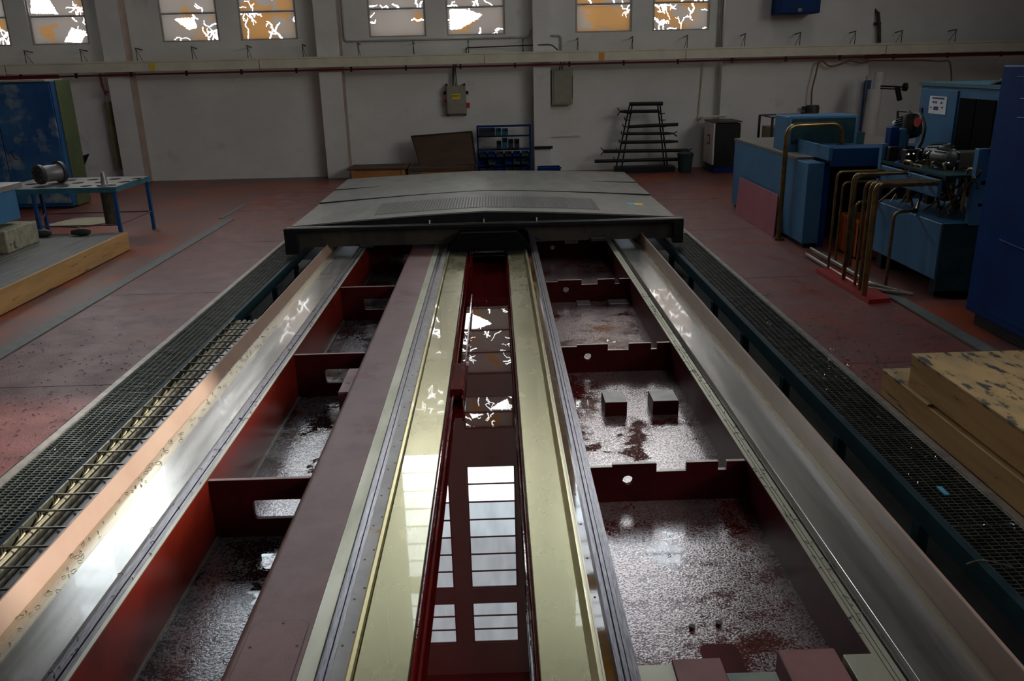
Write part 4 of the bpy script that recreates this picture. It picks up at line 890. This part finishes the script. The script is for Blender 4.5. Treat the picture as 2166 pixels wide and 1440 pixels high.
# hydraulic unit
hu = thing('hydraulic_unit', (5, 8.9, 0), 'light blue hydraulic power unit crowded with pumps, valves and pipes', 'hydraulic unit')
HX = 4.62
B('tank', (HX, 5.5, 8.45, 10.1, .22, .82), BLUE_L, hu, .008); B('tank_end', (HX+.01, 5.5, 8.43, 8.45, .1, .82), TEAL, hu)
for y in (8.6, 9.9): B('foot', (HX+.1, 5.3, y, y+.12, 0, .22), BLACK, hu)
B('post', (4.88, 5.0, 8.42, 8.5, .8, 1.58), BLUE_L, hu, .004); B('post', (HX, HX+.06, 10.0, 10.08, .8, 1.5), BLUE_L, hu, .004); B('post', (5.4, 5.46, 8.42, 8.5, .8, 1.3), TEAL, hu)
B('cross_rail', (4.95, 5.5, 8.42, 8.46, 1.22, 1.26), TEAL_T, hu); B('cross_rail', (4.95, 5.5, 8.42, 8.46, 1.0, 1.03), BLACK, hu)
B('manifold_plate', (4.58, 4.62, 8.55, 9.9, 1.08, 1.26), BLUE_L, hu, .004)
for k in range(6):
    bm = new(); disc(bm, (4.575, 8.7+k*.09, 1.235), (-1, 0, 0), .009, .012, 8); obj('bolt', bm, CHIPS, hu)
B('drip_shelf', (4.62, 5.4, 8.5, 10.0, 1.28, 1.31), TEAL, hu)
# pumps and motors
def motor(name, c, ax, r, L, m_, fins=0, par=None):
    c = Vector(c); ax = Vector(ax).normalized()
    bm = new(); lathe(bm, c, ax, [(0, r*.5), (.02, r*.95), (L*.2, r), (L*.8, r), (L-.02, r*.9), (L, r*.5)], 20)
    o = obj(name, bm, m_, par, smooth=True)
    if fins:
        bm = new()
        for k in range(fins):
            a = 2*math.pi*k/fins; u = ax.orthogonal().normalized(); v = ax.cross(u); d = u*math.cos(a)+v*math.sin(a); s = ax.cross(d)*.003
            p0 = c+ax*L*.2+d*r; p1 = c+ax*L*.8+d*r
            hexa(bm, [p0-s, p0+s, p0+s+d*.015, p0-s+d*.015], [p1-s, p1+s, p1+s+d*.015, p1-s+d*.015])
        obj('cooling_fin', bm, m_, o, kind='stuff')
    return o
G = mat('dark_green_motor', (.012, .04, .035), rough=.4)
c0 = pt(1893, 275, X=5.0); motor('pump_motor', c0, (.55, -.75, .25), .13, .34, G, 24, hu); c1 = pt(1926, 262, X=5.0); motor('pump_head', c1+Vector((0, 0, -.12)), (0, 0, 1), .09, .26, MOTORD, 0, hu); motor('pump_motor', (4.85, 9.2, 1.42), (.2, -1, 0), .1, .3, MOTORD, 16, hu)
motor('pump_motor', (5.0, 9.6, 1.40), (.1, -1, .1), .12, .35, MOTORD, 16, hu)
motor('accumulator', (4.72, 9.72, .95), (0, 0, 1), .075, .38, BLUE_D, 0, hu)
bm = new(); disc(bm, pt(1946, 258, X=4.98), (-1, -.3, 0), .055, .04, 16); obj('hand_wheel', bm, REDINK, hu, label='red hand wheel')
for k, (x, y) in enumerate(((4.72, 9.95), (4.9, 9.95), (4.75, 9.6), (4.95, 9.7))): B('solenoid', (x-.06, x+.06, y-.06, y+.06, 1.31, 1.47), BLACK, hu, .01)
B('blue_box', (4.75, 4.85, 10.1, 10.25, 1.42, 1.68), BLUE_D, hu, .01); B('blue_box', (4.86, 4.98, 10.1, 10.25, 1.42, 1.66), BLUE_L, hu, .01)
B('valve_block', (4.95, 5.25, 8.9, 9.1, 1.3, 1.5), GRIME, hu, .01)
bm = new(); rr = random.Random(3)
for k in range(26):
    y = 8.55+rr.random()*1.4; x = 4.66+rr.random()*.6; z = 1.31+rr.random()*.1
    tube(bm, bend([(x, y, .84+rr.random()*.3), (x, y, z), (x+rr.uniform(-.2, .2), y+rr.uniform(-.3, .3), z), (x+rr.uniform(-.25, .25), y+rr.uniform(-.3, .3), .85)], .05, 3), rr.choice((.008, .012, .016)), 6)
obj('pipework', bm, BROWNPIPE, hu, smooth=True, label='tangle of thin brass pipes', kind='stuff')
bm = new()
for k in range(34):
    y = 8.5+rr.random()*1.4; x = 4.66+rr.random()*.7; z = .84+rr.random()*.5
    if rr.random() < .5: disc(bm, (x, y, z), (rr.random()-.5, rr.random()-.5, rr.random()), .02+rr.random()*.03, .05+rr.random()*.07, 8)
    else: s = .02+rr.random()*.03; box(bm, x-s, x+s, y-s, y+s, z-s, z+s, .004)
obj('valve_fittings', bm, MOTORD, hu, kind='stuff', label='dark valves and fittings')
bm = new()
for k in range(24):
    y = 8.5+rr.random()*1.4; x = 4.62+rr.random()*.3; z = 1.25+rr.random()*.2; disc(bm, (x, y, z), (rr.random()-.5, -rr.random(), .3), .011, .04, 8)
obj('union_nuts', bm, CHIPS, hu, kind='stuff', label='bright union nuts')
bm = new(); tube(bm, bend([pt(1925, 240, X=5.0), pt(1948, 240, X=5.0), pt(1957, 270, X=4.98), pt(1950, 300, X=4.95), pt(1938, 318, X=4.9)], .08), .022, 8); tube(bm, bend([pt(1898, 262, X=5.0), pt(1899, 234, X=5.0), pt(1925, 236, X=5.0)], .03), .014, 8); obj('hose', bm, CABLE, hu, smooth=True)
bm = new(); tube(bm, [(5.0, 8.42, 1.56), (5.22, 8.42, 1.95)], .03, 8); obj('gas_spring', bm, BLACK, hu)
# second frame behind/right of unit
B('guard_panel', (5.25, 5.5, 8.3, 8.33, 1.42, 1.85), BLUE_L, hu, .004); B('guard_panel', (5.1, 5.3, 8.3, 8.33, 1.42, 1.85), TEAL_T, hu, .004)
bm = new()
for k in range(14): 
    x = 5.05+rr.random()*.4; tube(bm, bend([(x, 8.6, .85), (x, 8.6, 1.0+rr.random()*.35), (x+rr.uniform(-.1, .1), 8.9, 1.2)], .05, 3), .014, 6)
obj('rear_pipework', bm, BROWNPIPE, hu, kind='stuff')
motor('pump_motor', (5.35, 8.7, 1.12), (0, 1, 0), .08, .3, MOTORM, 12, hu)
# pipes rising from the floor
pr = thing('riser_pipes', (4.0, 9.1, 0), 'row of brass-coloured hydraulic riser pipes standing on a red curb', 'pipes')
bm = new(); hexa(bm, [(3.86, 9.75, 0), (4.22, 9.85, 0), (4.16, 8.4, 0), (3.9, 8.35, 0)], [(3.86, 9.75, .05), (4.22, 9.85, .05), (4.16, 8.4, .05), (3.9, 8.35, .05)]); obj('curb', bm, mat('bright_red_curb', (.30, .01, .01), rough=.45), pr, label='bright red painted curb')
TP = [(4.02, 9.78, 1.21, .016, 4.9), (4.20, 10.02, 1.05, .014, 4.6), (3.98, 9.22, 1.25, .024, 4.65), (4.3, 9.9, 1.13, .02, 4.6), (4.0, 8.95, 1.20, .017, 4.65), (3.97, 8.75, 1.22, .022, 4.65), (3.93, 8.54, 1.23, .032, 4.7), (4.36, 9.95, .82, .018, 4.6), (4.37, 8.99, .86, .018, 4.64)]
for x, y, z, r_, xe in TP:
    zb = .05 if x < 4.25 else .02
    bm = new(); tube(bm, bend([(x, y, zb), (x, y, z), (xe, y+.05, z)], .08, 5), r_, 10); obj('pipe', bm, BROWNPIPE, pr, smooth=True)
    bm = new(); disc(bm, (xe-.05, y+.045, z), (1, 0, 0), r_*1.5, .05, 8); obj('union_nut', bm, MOTORD, pr)
bm = new()
for k in range(2): tube(bm, bend([(4.05+k*.1, 10.6, .04+.04*k), (4.05+k*.1, 8.9, .04+.04*k), (4.45, 8.5, .05)], .06), .02, 8)
tube(bm, [(4.1, 10.6, .12), (4.1, 9.2, .12)], .016, 8); obj('floor_pipe', bm, mat('dull_silver', (.35, .33, .28), rough=.35, metal=.7), pr, smooth=True)
B('kerb_strip', (4.22, 4.36, 2, 10.8, 0, .02), STRIP_G, flo)
# white duct column
t = thing('white_duct', (8.7, 18, 0), 'white vertical duct with a black clamp arm, right of the blank wall', 'duct')
p = pt(1850, 220, Y=19.2)
bm = new(); tube(bm, [(p.x-.08, 19.2, .3), (p.x-.02, 19.2, 1.78)], .155, 16); tube(bm, [(p.x+.03, 19.2, 1.78), (p.x+.04, 19.2, 2.15)], .11, 16); obj('pipe', bm, WHITEP, t, smooth=True); B('base', (p.x-.4, p.x, 19, 19.4, 0, .3), WHITEP, t)
v0, v1, v2 = pt(1862, 182, Y=19.1), pt(1912, 184, Y=19.1), pt(1903, 212, Y=19.1)
bm = new(); tube(bm, [v0, v1], .02, 6); tube(bm, [v0+Vector((0, 0, -.05)), v1+Vector((0, 0, -.05))], .015, 6); tube(bm, [v1+Vector((-.15, 0, 0)), v2], .06, 8); disc(bm, v1, (1, 0, 0), .09, .06, 12); obj('clamp_arm', bm, BLACK, t)
p = pt(1828, 240, Y=20.1); tag(B('blue_plank', (p.x-.05, p.x+.09, 20.1, 20.16, 0, 1.95), BLUE_M), 'narrow blue plank standing in the corner of the far wall recess', 'plank')
bm = new(); v0, v1 = pt(1834, 160, Y=20), pt(1826, 250, Y=20); v1 = v0+(v1-v0)*2.4; v1.z = max(v1.z, 0); tube(bm, [v0, Vector((v1.x, 20, 0))], .012, 6); tag(obj('thin_rod', bm, RIMSTEEL), 'thin bright rod leaning beside the white duct', 'rod')
# wooden steps
ws = thing('wooden_steps', (3.4, 4.3, 0), 'two-level pine step box with ink-black stains, right foreground', 'steps')
B('lower_box', (2.93, 3.9, 2.2, 5.9, .003, .195), WOOD, ws, .004); B('lower_tread', (2.925, 3.9, 5.2, 5.905, .195, .215), WOOD_TOP, ws, .003)
B('upper_box', (2.955, 3.9, 2.2, 5.55, .215, .44), WOOD, ws, .003)
for y0, y1 in ((4.95, 5.555), (3.5, 4.945), (2.2, 3.495)): B('tread_board', (2.95, 3.92, y0, y1, .44, .462), WOOD_TOP, ws, .003)

# ================================================================== SWARF
def swarf(name, n, reg, m_, label, seed, size=.02, curl=True):
    r_ = random.Random(seed); bm = new()
    for k in range(n):
        x0, x1, y0, y1, z = reg[k % len(reg)]; x = r_.uniform(x0, x1); y = r_.uniform(y0, y1); a = r_.random()*6.3; s = size*(.4+r_.random())
        d = Vector((math.cos(a), math.sin(a), 0)); p = Vector((x, y, z+.004))
        e_ = d.orthogonal().normalized()
        pts = [p, p+d*s*.5+Vector((0, 0, s*.25)), p+d*s+Vector((-d.y, d.x, 0))*s*.4]
        tube(bm, pts, .0022, 3)
    tag(obj(name, bm, m_), label, 'swarf', kind='stuff')
swarf('dark_swarf', 420, [(-4.6, -3.3, 3, 8, 0), (-4.0, -3.3, 5, 7.5, 0), (2.95, 4.1, 4, 9, 0), (2.93, 3.3, 5.5, 8, 0)], DCHIP, 'dark metal chips strewn over the red floor plates', 1, .03)
swarf('bright_swarf', 260, [(-3.2, -2.9, 3, 8, 0), (2.5, 2.84, 3, 8, 0), (2.6, 3.0, 6.2, 7, 0), (-4.6, -3.4, 4, 9, 0)], CHIPS, 'bright curly metal chips on gratings and floor', 2, .022)
swarf('bed_swarf', 500, [(-2.0, -1.89, 2, 11, .048), (-1.86, -1.3, 2, 9, -.38), (.6, 1.5, 3, 9, -.24), (-2.34, -2.26, 3, 8, .045), (1.57, 1.64, 3, 9, .048)], DCHIP, 'black metal chips lying along the bed slots and in the pockets', 3, .025)
bm = new(); tube(bm, bend([(2.36, 3.62, .01), (2.46, 3.66, .012), (2.58, 3.58, .01)], .05), .004, 5); tag(obj('curled_shaving', bm, CHIPS), 'long pale curled shaving on the right channel edge', 'shaving')
tag(B('blue_scrap', (2.62, 2.65, 4.33, 4.43, .001, .01), CYAN), 'small pale blue scrap lying on the right grating', 'scrap')
